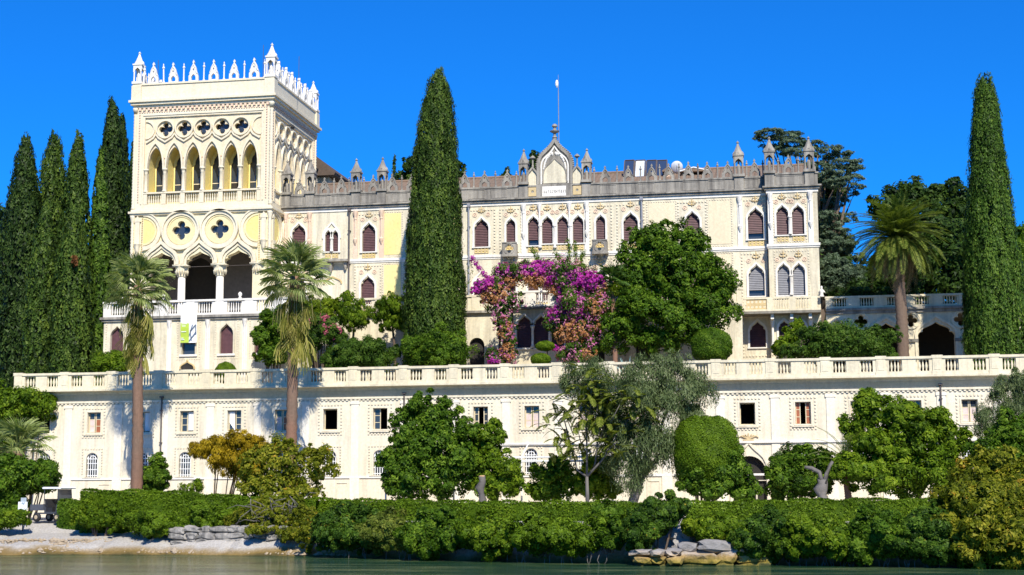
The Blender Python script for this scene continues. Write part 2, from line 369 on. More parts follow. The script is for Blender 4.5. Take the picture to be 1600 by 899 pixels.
for x, k in wx:
    mb = MB(); mb.band(rect(x - HW - .05, x + HW + .05, zW0 - .05, zW1 + .05), 0.10, -0.03, 0.06, True)
    mb.box(x - HW - .18, x + HW + .18, -0.10, -0.001, zW0 - .17, zW0 - .101)
    win = mb.build('window', MAT['lower'], LB)
    dentil_frame(MB(), x - HW - .26, x + HW + .26, zW0 - .27, zW1 + .26, 0.095).build('beaded_border', MAT['bead'], win)
    if k == 'open':
        MB().band(rect(x - HW + .03, x + HW - .03, zW0 + .03, zW1 - .03), .05, .3, .35, True).build('casement_frame', MAT['wood'], win); continue
    sides = (-1, 1) if k not in ('ajar', 'half') else (-1,)
    gm = MAT['curtain'] if k in ('red', 'doors', 'doors2') else MAT['glass']
    for s in sides:
        xa, xb = (x - HW + .015, x - .02) if s < 0 else (x + .02, x + HW - .015)
        if k in ('doors', 'ajar2') and s > 0: xa += .12
        if k in ('doors', 'ajar2') and s < 0: xb -= .12
        y = 0.22
        mb = MB(); mb.band(rect(xa + .025, xb - .025, zW0 + .03, zW1 - .03), .05, y, y + .05, True)
        for q in (1, 2): zz = zW0 + (zW1 - zW0) * q / 3; mb.box(xa + .05, xb - .05, y + .005, y + .04, zz - .018, zz + .018)
        mb.build('sash', MAT['wood'], win)
        for q in range(3):
            za, zb = zW0 + (zW1 - zW0) * q / 3, zW0 + (zW1 - zW0) * (q + 1) / 3
            g = MAT['redwood'] if k in ('red', 'doors') and (q < 2 or k == 'doors') and (s > 0 or k == 'doors') else (MAT['curtain'] if k in ('shut', 'red', 'doors2') and q < 2 else MAT['glass'])
            MB().box(xa + .05, xb - .05, y + .018, y + .026, za + .02, zb - .02).build('pane', g, win)
    if k in ('curtain', 'curtain2', 'blue'):
        mb = MB(); n = 8; side = 1 if k != 'curtain2' else -1
        for i in range(n):
            u0, u1 = x + side * (.02 + .36 * i / n), x + side * (.02 + .36 * (i + 1) / n); d0, d1 = (.14, .19) if i % 2 else (.19, .14)
            zb = zW0 + .06 + 0.5 * (i / n) * (k == 'curtain2')
            mb.add([(u0, d0, zb), (u1, d1, zb + .05), (u1, d1, zW1 - .05), (u0, d0, zW1 - .05)], [(0, 1, 2, 3)])
        mb.build('curtain', MAT['white'], win)
for x in ax:
    pth = [(x + AHW + .06, 4.16)] + mirror(ROUND, x, 5.28, AHW + .06, AHW + .06) + [(x - AHW - .06, 4.16)]
    mb = MB(); mb.band(pth, .12, -.04, .05); mb.box(x - .62, x + .62, -.10, -.001, 4.1, 4.148)
    win = mb.build('arched_window', MAT['lower'], LB)
    mb = MB(); y = 0.10
    for i in range(5): xx = x - .30 + .15 * i; mb.box(xx - .022, xx + .022, y, y + .03, 4.15, 5.28 + math.sqrt(max(0, (AHW - .02) ** 2 - (xx - x) ** 2)))
    for zz in (4.25, 4.62, 5.0, 5.28): mb.box(x - AHW, x + AHW, y - .01, y + .04, zz - .022, zz + .022)
    mb.band(mirror(ROUND, x, 5.28, .2, .2), .04, y - .012, y + .03); mb.band(mirror(ROUND, x, 5.28, AHW - .03, AHW - .03), .05, y - .014, y + .04)
    mb.build('grille', MAT['white'], win)
    MB().prism(opening(ROUND, x, 4.15, 5.28, AHW, AHW), .36, .38).build('pane', MAT['glass'], win)
    dentil_frame(MB(), x - AHW - .26, x + AHW + .26, 4.2, 5.9 if x < -15 else 5.7, 0.085, bottom=False).build('beaded_border', MAT['bead'], win)
# ogee doorway
mb = MB(); og = [(dx_ + 1.05, 1.8)] + mirror(OGEE, dx_, 4.1, 1.05, 1.75) + [(dx_ - 1.05, 1.8)]
mb.band(og, .14, -.09, 0.0); dw = mb.build('doorway_arch', MAT['lower'], LB)
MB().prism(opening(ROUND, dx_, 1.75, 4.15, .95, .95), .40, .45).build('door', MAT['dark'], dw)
mb = MB()
for a in range(-3, 4):
    mb.tube([(dx_, -.05, 6.05), (dx_ + .14 * a, -.07, 6.25 + .03 * (3 - abs(a))), (dx_ + .19 * a, -.05, 6.16 + .08 * (3 - abs(a)))], .035, 5)
mb.box(dx_ - .3, dx_ + .3, -.1, -.001, 5.97, 6.06); mb.build('carved_crest', MAT['ornament'], LB)
for p in (480, 666, 1330):
    x = XL(p, 705, 0); mb = MB(); mb.tube([(x, -.01, 5.35), (x, -.3, 5.6), (x, -.36, 5.95)], .02, 5); mb.tube([(x, -.02, 5.9), (x, -.36, 5.95), (x - .18, -.3, 6.02)], .02, 5); mb.build('wall_bracket', MAT['metal'], LB)

# ------------------------------------------------------------------ terrace balustrade
BT, BB = 10.64, TZ + 0.031
BAL = thing('terrace_balustrade', 'long pale stone balustrade with grouped balusters along the edge of the terrace', 'balustrade', (-17, -.4, TZ))
MB().box(LX0 - .45, LX1, -.56, -.22, BB, BB + .20).build('base_rail', MAT['bal_stone'], BAL)
mb = MB(); mb.box(LX0 - .48, LX1, -.60, -.18, BT - .16, BT - .02); mb.box(LX0 - .48, LX1, -.56, -.22, BT - .201, BT - .161); mb.build('top_rail', MAT['bal_stone'], BAL)
bal_me = MB().lathe([(.055, 0), (.055, .05), (.035, .08), (.07, .22), (.075, .30), (.04, .48), (.034, .58), (.06, .63), (.06, BT - .202 - BB - .201)], n=7).mesh('baluster', MAT['bal_stone'], True)
ped_me = MB().box(-.26, .26, -.20, .17, 0, BT - .02 - BB).box(-.31, .31, -.225, .2, BT - .15 - BB, BT + .03 - BB).box(-.30, .30, -.222, .19, 0, .18).box(-.17, .17, -.217, -.19, .26, .84).mesh('pedestal', MAT['bal_stone'])
pan_me = MB().box(-.18, .18, -.15, .12, 0, BT - .202 - BB - .201).mesh('panel', MAT['bal_stone'])
x = LX0 - .42 + .05; i = 0; PITCHB = 1.552
while x < LX1 - 1:
    if i % 2 == 0: inst('pedestal', ped_me, (x, -.39, BB + .003), BAL)
    else: inst('panel', pan_me, (x, -.39, BB + .201), BAL)
    side = .32 if i % 2 == 0 else .25
    for s in (side, PITCHB - (.57 - side) ): inst('panel', pan_me, (x + s, -.392, BB + .201), BAL, scale=(.72, .96, 1))
    if x < 15.0:
        for k in range(5): inst('baluster', bal_me, (x + PITCHB / 2 + .0 + (k - 2) * .185, -.39, BB + .201), BAL)
    x += PITCHB; i += 1
# ivy curtain hides the western end; see planting below
# ================================================================== gothic tower
TWX0, TWX1, TWY = -44.0, -34.05, 8.5
TWW = TWX1 - TWX0; TXC = (TWX0 + TWX1) / 2
def tz(py): return ZL(318, py, TWY)
TW = thing('gothic_tower', 'tall cream square tower with traceried gothic windows and a crown of white pinnacles', 'tower', (TXC, TWY + 5, TZ))
zMid, zCor, zPar = 22.48, 30.1, tz(127)
zPod = 14.75                                     # podium terrace level
FRONT = Matrix.Translation((TXC, TWY, 0))
SIDE = Matrix.Translation((TWX1, TWY + TWW / 2, 0)) @ Matrix.Rotation(PI / 2, 4, 'Z')
WESTM = Matrix.Translation((TWX0, TWY + TWW / 2, 0)) @ Matrix.Rotation(-PI / 2, 4, 'Z')
HWT = TWW / 2
# shared ornament meshes -------------------------------------------------
def merlon_mesh(name, mat, w_=1.0, h=1.0):
    out = [(-.42, 0), (.42, 0), (.42, .34), (.36, .36), (.36, .44), (.27, .60), (.22, .78), (.12, .92), (.045, 1.0), (.045, 1.06), (.09, 1.10), (.045, 1.16), (0, 1.24),
           (-.045, 1.16), (-.09, 1.10), (-.045, 1.06), (-.045, 1.0), (-.12, .92), (-.22, .78), (-.27, .60), (-.36, .44), (-.36, .36), (-.42, .34)]
    hole = [(-.2, .06), (.2, .06)] + mirror(OGEE, 0, .18, .2, .24)
    h2 = circle(0, .68, .07, 8)
    sc = lambda l: [(x * w_, z * h) for x, z in l]
    mb = MB(); mb.prism(sc(out), -.09, .09, [sc(hole), sc(h2)]); mb.band(sc([(.33, .44), (.22, .62), (.17, .78), (0, .95), (-.17, .78), (-.22, .62), (-.33, .44)]), .05, -.13, -.091)
    return mb.mesh(name, mat)
def spike_mesh(mat, h=1.0):
    return MB().lathe([(.09, 0), (.09, .08), (.055, .12), (.05, .80 * h), (.09, .84 * h), (.085, .9 * h), (.03, .96 * h), (.05, 1.02 * h), (.01, 1.12 * h)], n=6).mesh('spike', mat)
def pinnacle_mesh(mat, h=2.3, w_=.30):
    mb = MB(); mb.box(-w_ - .06, w_ + .06, -w_ - .06, w_ + .06, 0, .14 * h * .5)
    for sx in (-1, 1):
        for sy in (-1, 1): mb.lathe([(.07, .07 * h), (.055, .12 * h), (.055, .48 * h), (.075, .5 * h)], sx * (w_ - .06), sy * (w_ - .06), 6)
    mb.lathe([(.10, .07 * h), (.12, .2 * h), (.13, .3 * h), (.06, .36 * h), (.08, .41 * h), (.03, .46 * h)], 0, 0, 7)      # little figure inside
    arch = [(-w_, .36 * h), (-w_, .56 * h), (w_, .56 * h), (w_, .36 * h)] + [(x * (w_ - .09), .36 * h + z * .13 * h) for x, z in [(1, 0), (.8, .5), (0, 1), (-.8, .5), (-1, 0)]]
    mb.prism(arch, -w_, -w_ + .07); mb.prism(arch, w_ - .07, w_)
    for sx in (-1, 1): mb.box(sx * w_ - (.07 if sx > 0 else 0), sx * w_ + (0 if sx > 0 else .07), -w_ + .07, w_ - .07, .46 * h, .56 * h)
    mb.box(-w_ - .05, w_ + .05, -w_ - .05, w_ + .05, .561 * h, .6 * h)
    mb.lathe([(w_ * 1.25, .601 * h), (w_ * .85, .70 * h), (w_ * .42, .83 * h), (.05, .92 * h), (.10, .94 * h), (.10, .955 * h), (.03, .975 * h), (.015, 1.0 * h)], 0, 0, 8, PI / 8)
    for a in range(4): x, y = math.cos(a * PI / 2) * w_, math.sin(a * PI / 2) * w_; mb.lathe([(.06, .6 * h), (.1, .64 * h), (.0, .71 * h)], x * .9, y * .9, 5)
    return mb.mesh('pinnacle', mat)
W_MER, W_SPK, W_PIN = merlon_mesh('crest_plaque', MAT['white_stone'], .84, 1.2), spike_mesh(MAT['white_stone'], 1.22), pinnacle_mesh(MAT['white_stone'], 2.45, .31)
G_MER, G_SPK, G_PIN = merlon_mesh('crest_plaque', MAT['grey_stone'], .88, .98), spike_mesh(MAT['grey_stone'], 1.0), pinnacle_mesh(MAT['grey_stone'], 2.5, .32)
def colonnette(cx, cy, z0, z1, r, cap=.3, T=None, n=10):
    mb = MB(T)
    mb.lathe([(r * 1.5, z0), (r * 1.5, z0 + .08), (r * 1.15, z0 + .14), (r, z0 + .2), (r * .93, z1 - cap), (r * 1.1, z1 - cap + .03), (r * 1.0, z1 - cap + .07), (r * 1.5, z1 - .10), (r * 1.65, z1 - .09), (r * 1.7, z1)], cx, cy, n)
    return mb
# upper tier levels
zP0, zBal, zSpr, zApex, zOpT, zQ, zPT = tz(316), tz(297), tz(261), tz(220), tz(227), tz(199), tz(180)
BAYP = 1.375
def tower_face(T, name_side, deep=True):
    cs = [(i - 2.5) * BAYP for i in range(6)]
    pw = 3 * BAYP + .12
    # outer wall with the big panel cut out, from mid cornice to top cornice
    MB(T).prism(rect(-HWT + (.0 if name_side == 'front' else .31), HWT - .001, zMid + .01, zCor + .25), 0, .30, [rect(-pw, pw, zMid + .2, zPT)]).build('upper_wall', MAT['tower'], TW)
    # tracery plate
    holes = []
    for c in cs: holes.append(opening(POINT, c, zBal, zSpr, BAYP / 2 - .13, zOpT - zSpr))
    for c in cs[:-1]: holes.append(quatrefoil(c + BAYP / 2, zQ, .50))
    MB(T).prism(rect(-pw + .003, pw - .003, zBal - .0, zPT - .003), .12, .34, holes).build('tracery', MAT['tower_field'], TW)
    # ochre spandrels show as the deep piers behind the tracery
    holes = [opening(POINT, c, zBal + .002, zSpr, BAYP / 2 - .12, zOpT - zSpr + .03) for c in cs] + [circle(c + BAYP / 2, zQ, .52, 16) for c in cs[:-1]]
    MB(T).prism(rect(-pw + .01, pw - .01, zBal - .3, zPT), .345, 1.3, holes).build('pier_wall', MAT['yellow'], TW)
    for c in cs:
        wdw = MB(T).prism(rect(c - BAYP / 2 + .15, c + BAYP / 2 - .15, zBal - .2, zOpT + .4), 1.31, 1.36, [opening(LOBED, c, zBal, zSpr - .1, .43, zOpT - zSpr - .1)]).build('lancet_window', MAT['yellow'], TW)
        for k in range(2):
            a, b = zBal - .1, (zBal + zSpr) / 2 - .12
            if k: a, b = b + .05, zOpT + .2
            MB(T).box(c - .44, c + .44, 1.40, 1.42, a, b).build('pane', MAT['glass'] if k or cs.index(c) not in (2, 4) else MAT['dark'], wdw)
        MB(T).box(c - .45, c + .45, 1.37, 1.43, (zBal + zSpr) / 2 - .12, (zBal + zSpr) / 2 - .07).build('transom', MAT['tower'], wdw)
    for c in cs[:-1]:
        x = c + BAYP / 2
        MB(T).band(circle(x, zQ, .62, 24), .10, -.03, .13, True).build('quatrefoil_ring', MAT['tower'], TW)
        MB(T).prism(circle(x, zQ, .55, 18), .50, .52).build('pane', MAT['glass'], TW)
    # two sets of interlaced ogee mouldings
    for c in cs:
        MB(T).band(mirror(POINT, c, zSpr, BAYP / 2 - .07, zApex - zSpr + .0), .12, -.02, .125).build('arch_moulding', MAT['tower'], TW)
    for i in range(7):
        c = (i - 3) * BAYP; zz = zQ - .68
        l = [(-.66, .38), (-.5, .12), (-.25, -.05), (0, -.22), (.25, -.05), (.5, .12), (.66, .38)]
        l = [(c + x, zz - .02 + z * .9) for x, z in l if -pw < c + x < pw]
        if len(l) > 2: MB(T).band(l, .12, .0, .124).build('tracery_rib', MAT['tower'], TW)
        if abs(i - 3) < 3:
            MB(T).band(circle(c + 0, zSpr + .62, .15, 10), .05, .06, .123, True).build('rosette', MAT['pink'], TW)
            pass
    for sx in (-1, 1):      # half rings at the ends of the row
        pth = [(sx * (pw - .05 - .62 * math.sin(a * PI / 10)), zQ + .62 * math.cos(a * PI / 10)) for a in range(11)]
        MB(T).band(pth, .10, .03, .125).build('half_ring', MAT['tower'], TW)
    # columns
    for i in range(7):
        c = (i - 3) * BAYP
        colonnette(c * .995, .10, zBal - .02, zSpr, .115, .34, T).build('column', MAT['tower'], TW, True)
    # balustrade of the window row
    MB(T).box(-pw + .01, pw - .01, .02, .33, zP0 - .35, zP0 - .02).build('base_rail', MAT['tower'], TW)
    MB(T).box(-pw + .01, pw - .01, -.03, .30, zBal - .13, zBal - .021).build('top_rail', MAT['tower'], TW)
    for i in range(7): MB(T).box(max(-pw + .02, (i - 3) * BAYP - .16), min(pw - .02, (i - 3) * BAYP + .16), .0, .28, zP0 - .019, zBal - .131).build('pedestal', MAT['tower'], TW)
    MB(T).box(-pw + .02, pw - .02, .5, .55, zP0 - .3, zBal - .05).build('backing', MAT['yellow'], TW)
    for c in cs:
        mb = MB(T)
        for k in range(6): mb.lathe([(.05, zP0 - .019), (.065, zP0 + .2), (.035, zP0 + .4), (.05, zBal - .131)], c + (k - 2.5) * .165, .13, 6)
        mb.build('baluster_row', MAT['tower'], TW)
    # rope border, dentils, frieze
    mb = MB(T); mb.band([(-pw - .16, zP0), (-pw - .16, zPT + .17), (pw + .16, zPT + .17), (pw + .16, zP0)], .10, -.05, -.001); mb.build('panel_border', MAT['tower'], TW)
    o = dentil_frame(MB(T), -pw - .38, pw + .38, zP0, zPT + .40, .09, bottom=False).build('beaded_border', MAT['pink'], TW)
    mb = MB(T); x = -HWT + .3
    while x < HWT - .3: mb.box(x, x + .16, -.12, -.001, zCor - .50, zCor - .32); x += .32
    o = mb.build('dentil_frieze', MAT['pink'], TW); o['kind'] = 'stuff'
    # lower tier: loggia arcade
    lzA, lzO, lzS, lzC = tz(380), tz(393), tz(413), tz(359)
    BP = 2.76; arches = [-BP, 0, BP]
    holes = [opening(LOBED, c, zPod + .02, lzS, BP / 2 - .36, lzO - lzS) for c in arches] + [quatrefoil(c, lzC, .66) for c in (-BP / 2, BP / 2)]
    wl = [(-HWT + (0 if name_side == 'front' else .56), zPod), (HWT - .001, zPod), (HWT - .001, zMid - .3), (-HWT + (0 if name_side == 'front' else .56), zMid - .3)]
    xw0 = wl[0][0]; outl = [(xw0, zPod)]
    hwA = BP / 2 - .36; outl += [(-BP - hwA, zPod)]
    for c in arches: outl += list(reversed(mirror(LOBED, c, lzS, hwA, lzO - lzS)))
    outl += [(BP + hwA, zPod), (HWT - .001, zPod), (HWT - .001, zMid - .3), (xw0, zMid - .3)]
    MB(T).prism(outl, .0, .55, [quatrefoil(c, lzC, .66) for c in (-BP / 2, BP / 2)]).build('loggia_wall', MAT['loggia'], TW)
    for sx in (-1, 1):
        hd = [(sx * (1.5 * BP - .86 * math.sin(a * PI / 12)), lzC + .86 * math.cos(a * PI / 12)) for a in range(13)]
        hd = [(max(-HWT + .35, min(HWT - .35, x)), z) for x, z in hd]
        MB(T).prism(hd, -.03, -.002).build('half_roundel_field', MAT['yellow'], TW)
    for c in (-BP / 2, BP / 2):
        MB(T).band(circle(c, lzC, 1.16, 32), .24, -.12, -.001, True).build('roundel_moulding', MAT['tower'], TW)
        MB(T).band(circle(c, lzC, 1.32, 32), .12, -.24, -.002, True).build('roundel_moulding', MAT['tower'], TW)
        MB(T).prism(circle(c, lzC, 1.02, 28), -.02, -.002, [quatrefoil(c, lzC, .665)]).build('roundel_field', MAT['roundel'], TW)
        MB(T).prism(circle(c, lzC, .75, 20), .30, .32).build('pane', MAT['glass'], TW)
        MB(T).band(circle(c, lzC, .96, 28), .09, -.06, -.021, True).build('roundel_bead', MAT['roundel'], TW)
    for sx in (-1, 1):
        for rr, wd, mt, yy in ((1.16, .22, 'tower', -.10), (.92, .12, 'roundel', -.06), (1.30, .09, 'tower', -.16)):
            pth = [(sx * (2 * BP - BP / 2 - rr * math.sin(a * PI / 12)), lzC + rr * math.cos(a * PI / 12)) for a in range(13)]
            pth = [(max(-HWT + .35, min(HWT - .35, x)), z) for x, z in pth]
            MB(T).band(pth, wd, yy, -.001).build('half_roundel', MAT[mt], TW)
    for c in arches:
        MB(T).band(mirror(OGEE, c, lzS + .02, BP / 2 - .18, lzA - lzS + .1), .24, -.22, -.001).build('arch_moulding', MAT['tower'], TW)
        MB(T).band(mirror(OGEE, c, lzS + .02, BP / 2 - .36, lzA - lzS - .2), .16, -.10, -.0015).build('arch_moulding', MAT['tower'], TW)
    for i in range(4):
        c = (i - 1.5) * BP
        mb = MB(T); mb.lathe([(.34, zPod + .03), (.34, zPod + .15), (.29, zPod + .22), (.26, zPod + .3), (.25, lzS - .84)], c, .26, 14); cc = mb.build('column', MAT['white_stone'], TW, True)
        mb = MB(T); mb.lathe([(.27, lzS - .84), (.32, lzS - .78), (.28, lzS - .72), (.34, lzS - .5), (.46, lzS - .25), (.44, lzS - .2), (.5, lzS - .14)], c, .26, 14)
        for q in range(14): a = 2 * PI * q / 14; mb.lathe([(.03, lzS - .7), (.07, lzS - .45), (.02, lzS - .26)], c + .4 * math.cos(a), .26 + .4 * math.sin(a), 5)
        mb.box(c - .5, c + .5, -.24, .545, lzS - .139, lzS - .01)
        mb.build('capital', MAT['dark_stone'] if False else MAT['bal_stone'], cc, True)
    # cut wall under the arches is open between columns: iron tie bars
    for c in arches: MB(T).tube([(c - 1.1, .26, lzS - .12), (c + 1.1, .26, lzS - .12)], .02, 5).build('tie_bar', MAT['metal'], TW)
    # corner ornaments of the loggia tier
    for sx in (-1, 1):
        x = sx * (HWT - .42)
        mb = MB(T); mb.box(x - .16, x + .16, -.12, -.001, zMid - 2.3, zMid - .75); mb.prism([(x - .24, zMid - .75), (x + .24, zMid - .75), (x, zMid - .32)], -.14, -.001)
        mb.lathe([(.02, zMid - 3.1), (.14, zMid - 2.8), (.2, zMid - 2.45), (.26, zMid - 2.3)], x, -.05, 8); mb.build('niche_ornament', MAT['tower'], TW)
        o = dentil_frame(MB(T), x - .32, x + .32, zMid - 3.6, zMid - .35, .08).build('beaded_border', MAT['ornament'], TW)
tower_face(FRONT, 'front'); tower_face(SIDE, 'side')
MB(WESTM).prism(rect(-HWT, HWT - .31, zPod, zCor + .25), 0, .3).build('west_wall', MAT['tower'], TW)
MB().box(TWX0 + .31, TWX1 - .31, TWY + TWW - .3, TWY + TWW, zPod, zCor + .25).build('north_wall', MAT['tower'], TW)
# inside of the loggia
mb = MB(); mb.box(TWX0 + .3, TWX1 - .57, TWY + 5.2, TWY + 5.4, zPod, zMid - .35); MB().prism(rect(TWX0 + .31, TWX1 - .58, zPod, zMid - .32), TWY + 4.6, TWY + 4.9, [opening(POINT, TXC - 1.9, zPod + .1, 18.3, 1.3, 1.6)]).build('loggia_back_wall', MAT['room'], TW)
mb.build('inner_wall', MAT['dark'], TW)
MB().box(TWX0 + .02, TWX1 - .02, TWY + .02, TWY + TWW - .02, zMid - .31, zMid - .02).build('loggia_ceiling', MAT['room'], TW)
MB().box(TWX0 + .31, TWX1 - .31, TWY + .31, TWY + TWW - .31, zCor - .3, zCor + .2).build('upper_ceiling', MAT['room'], TW)
# cornices run round the four sides
def ring(mb, e, z0, z1, inner=.4):
    a, b, c, d = TWX0 - e, TWX1 + e, TWY - e, TWY + TWW + e; i = inner + e
    mb.box(a, b, c, c + i, z0, z1); mb.box(a, b, d - i, d, z0, z1); mb.box(a, a + i, c + i, d - i, z0, z1); mb.box(b - i, b, c + i, d - i, z0, z1); return mb
mb = MB(); ring(mb, .14, zMid - .30, zMid - .18, .1); ring(mb, .24, zMid - .179, zMid - .03, .1); ring(mb, .10, zMid - .029, zMid + .12, .09); mb.build('middle_cornice', MAT['tower'], TW)
mb = MB(); ring(mb, .10, zCor - .30, zCor - .12, .09); ring(mb, .26, zCor - .119, zCor + .06, .1); ring(mb, .38, zCor + .061, zCor + .22, .1); mb.build('top_cornice', MAT['tower'], TW)
mb = MB(); ring(mb, .12, zCor + .221, zPar - .12, .3); mb.build('parapet', MAT['tower'], TW)
mb = MB(); ring(mb, .19, zPar - .119, zPar, .3); mb.build('parapet_coping', MAT['tower'], TW)
MB().box(TWX0 + .4, TWX1 - .4, TWY + .4, TWY + TWW - .4, zCor + .3, zCor + .5).build('flat_roof', MAT['tile'], TW)
for sx, sy in ((0, 0), (1, 0), (1, 1), (0, 1)):
    x, y = (TWX0 + .12, TWX1 - .12)[sx], (TWY + .12, TWY + TWW - .12)[sy]
    inst('pinnacle', W_PIN, (x, y, zPar), TW)
    if (sx, sy) != (0, 1):
        mb = MB(); mb.box(x - .36, x + .36, y - .36, y + .36, zCor + .223, zPar - .13); mb.build('corner_pier', MAT['tower'], TW)
        for (za, zb) in ((zMid + .13, zCor - .31), (zPod + .05, zMid - .32)):
            mb = MB(); pr = [(.13, za), (.17, za + .1), (.12, za + .2)]; z = za + .3
            while z < zb - .5: pr += [(.145, z), (.11, z + .11)]; z += .22
            pr += [(.12, zb - .45), (.2, zb - .1), (.21, zb)]
            mb.lathe(pr, (TWX0 + .02, TWX1 - .02)[sx], (TWY + .02, TWY + TWW - .02)[sy], 8); mb.build('rope_shaft', MAT['tower'], TW, True)
for side in range(4):
    for k in range(13):
        u = (k - 6) * .735
        if side == 0: p, rz = (TXC + u, TWY - .02), 0
        elif side == 1: p, rz = (TWX1 + .02, TWY + TWW / 2 + u), PI / 2
        elif side == 2: p, rz = (TXC + u, TWY + TWW + .02), 0
        else: p, rz = (TWX0 - .02, TWY + TWW / 2 + u), PI / 2
        inst('crest_plaque' if k % 2 else 'spike', W_MER if k % 2 else W_SPK, (p[0], p[1], zPar), TW, (0, 0, rz))
for px, h in ((247, 2.9), (411, 3.6), (467, 2.6)):
    p = at(px, 110, TWY + 4); MB().tube([(p.x, p.y, zPar - .6), (p.x, p.y, zPar + h)], .018, 5).build('aerial', MAT['metal'], TW)
mb = MB(); p = at(452, 172, TWY + 4); mb.lathe([(.1, 28.6), (.16, 28.75), (.05, 28.9)], TWX1 + .45, TWY + 3.2, 8); mb.tube([(TWX1, TWY + 3.2, 28.9), (TWX1 + .45, TWY + 3.2, 28.9)], .03, 5); mb.build('floodlight', MAT['black'], TW)

# ------------------------------------------------------------------ podium under the tower
PX0, PX1, PY = XL(162, 520, 6.6), -30.6, 6.6
zPT_, zPB = 15.95, 14.95
PD = thing('tower_podium', 'cream podium with dark lobed windows and a white balustrade under the tower', 'building', ((PX0 + PX1) / 2, PY + 1, TZ))
pw_px = [(183, 0), (295, 1), (354, 0), (408, 0)]
holes = []
def pz(py): return ZL(300, py, PY)
pwz0, pwz1 = pz(554), pz(508)
pwx = [XL(p, 530, PY) for p, _ in pw_px]
for x in pwx: holes.append(opening(OGEE, x, pwz0, pwz1 - .75, .46, .75))
MB().prism(rect(PX0, PX1, TZ, zPB - .25), PY, PY + .4, holes).build('wall', MAT['cream'], PD)
MB().box(PX0 + .01, PX0 + .4, PY + .401, TWY + 10, TZ, zPB - .25).build('end_wall', MAT['pink'], PD)
MB().box(PX0 + .05, PX1, PY + .05, TWY + 10, zPB - .249, zPB - .05).build('terrace_floor', MAT['white_stone'], PD)
mb = MB(); mb.box(PX0 - .22, PX1, PY - .22, PY + .4, zPB - .20, zPB - .04); mb.box(PX0 - .12, PX1, PY - .12, PY - .001, zPB - .34, zPB - .201); mb.box(PX0 - .22, PX0 + .2, PY + .401, TWY + 8, zPB - .2, zPB - .04); mb.build('cornice', MAT['grey_stone'], PD)
for i, x in enumerate(pwx):
    fr = MB().band([(x + .52, pwz0)] + mirror(OGEE, x, pwz1 - .75, .52, .86) + [(x - .52, pwz0)], .11, -.06 + PY, PY - .001).build('window', MAT['cream'], PD)
    MB().prism(opening(OGEE, x, pwz0, pwz1 - .75, .46, .75), PY + .2, PY + .24).build('blind', MAT['blind'] if i != 1 else MAT['glass'], fr)
    MB().box(x - .62, x + .62, PY - .10, PY - .001, pwz0 - .14, pwz0 - .001).build('sill', MAT['white_stone'], fr)
    dentil_frame(MB(), x - .78, x + .78, pwz0 - .3, pwz1 + .35, .08, PY - .035, PY - .001).build('beaded_border', MAT['bead'], fr)
for p in (265, 325, 383):
    x = XL(p, 530, PY); mb = MB(); mb.box(x - .16, x + .16, PY - .08, PY - .001, TZ + .3, zPB - .45); mb.lathe([(.12, TZ + .4), (.09, TZ + .6), (.085, zPB - .9), (.16, zPB - .5), (.18, zPB - .36)], x, PY - .1, 8); mb.box(x - .26, x + .26, PY - .16, PY - .001, TZ + .02, TZ + .3); mb.build('pilaster', MAT['white_stone'], PD)
# ogee vent below the bannered window
x = XL(293, 568, PY); mb = MB(); mb.band(mirror(OGEE, x, pz(577), .5, .5), .08, PY - .1, PY - .001); mb.lathe([(.03, pz(566)), (.09, pz(564)), (.02, pz(561))], x, PY - .06, 6); mb.build('vent_hood', MAT['ornament'], PD)
MB().prism(mirror(OGEE, x, pz(577), .44, .4), PY - .03, PY - .002).build('vent', MAT['dark'], PD)
def balustrade(root, x0, x1, y, zb, zt, mat, bays, tag_solid=False, nb=6):
    """rails, pedestals and balusters between x0 and x1"""
    MB().box(x0, x1, y - .15, y + .15, zb, zb + .14).build('base_rail', mat, root)
    MB().box(x0 - .04, x1 + .04, y - .19, y + .19, zt - .13, zt).build('top_rail', mat, root)
    h = zt - .131 - (zb + .141)
    b_me = MB().lathe([(.05, 0), (.03, .06), (.065, .25 * h), (.03, .7 * h), (.055, h)], n=6).mesh('baluster', mat, True)
    L = (x1 - x0) / bays
    for i in range(bays + 1):
        x = x0 + i * L; xa, xb = max(x0 + .002, x - .3), min(x1 - .002, x + .3)
        MB().box(xa, xb, y - .17, y + .17, zb + .002, zt - .132).build('pedestal', mat, root)
        if i < bays:
            for k in range(nb): inst('baluster', b_me, (x + L / 2 + (k - (nb - 1) / 2) * .17, y, zb + .141), root)
            for s in (-1, 1):
                xe = x + L / 2 + s * (nb / 2 * .17)
                a, b = (x + .301, xe) if s < 0 else (xe, x + L - .301)
                if b - a > .03: MB().box(a, b, y - .12, y + .12, zb + .142, zt - .133).build('panel', mat, root)
balustrade(PD, PX0, PX1, PY + .0, zPB - .04, zPT_, MAT['white_stone'], 7)
for px in (191, 255, 375, 425):
    x = XL(px, 468, PY); mb = MB(); mb.lathe([(.1, zPT_), (.12, zPT_ + .08), (.05, zPT_ + .12), (.15, zPT_ + .25), (.13, zPT_ + .36), (.03, zPT_ + .46)], x, PY, 8); mb.build('finial', MAT['white_stone'], PD, True)
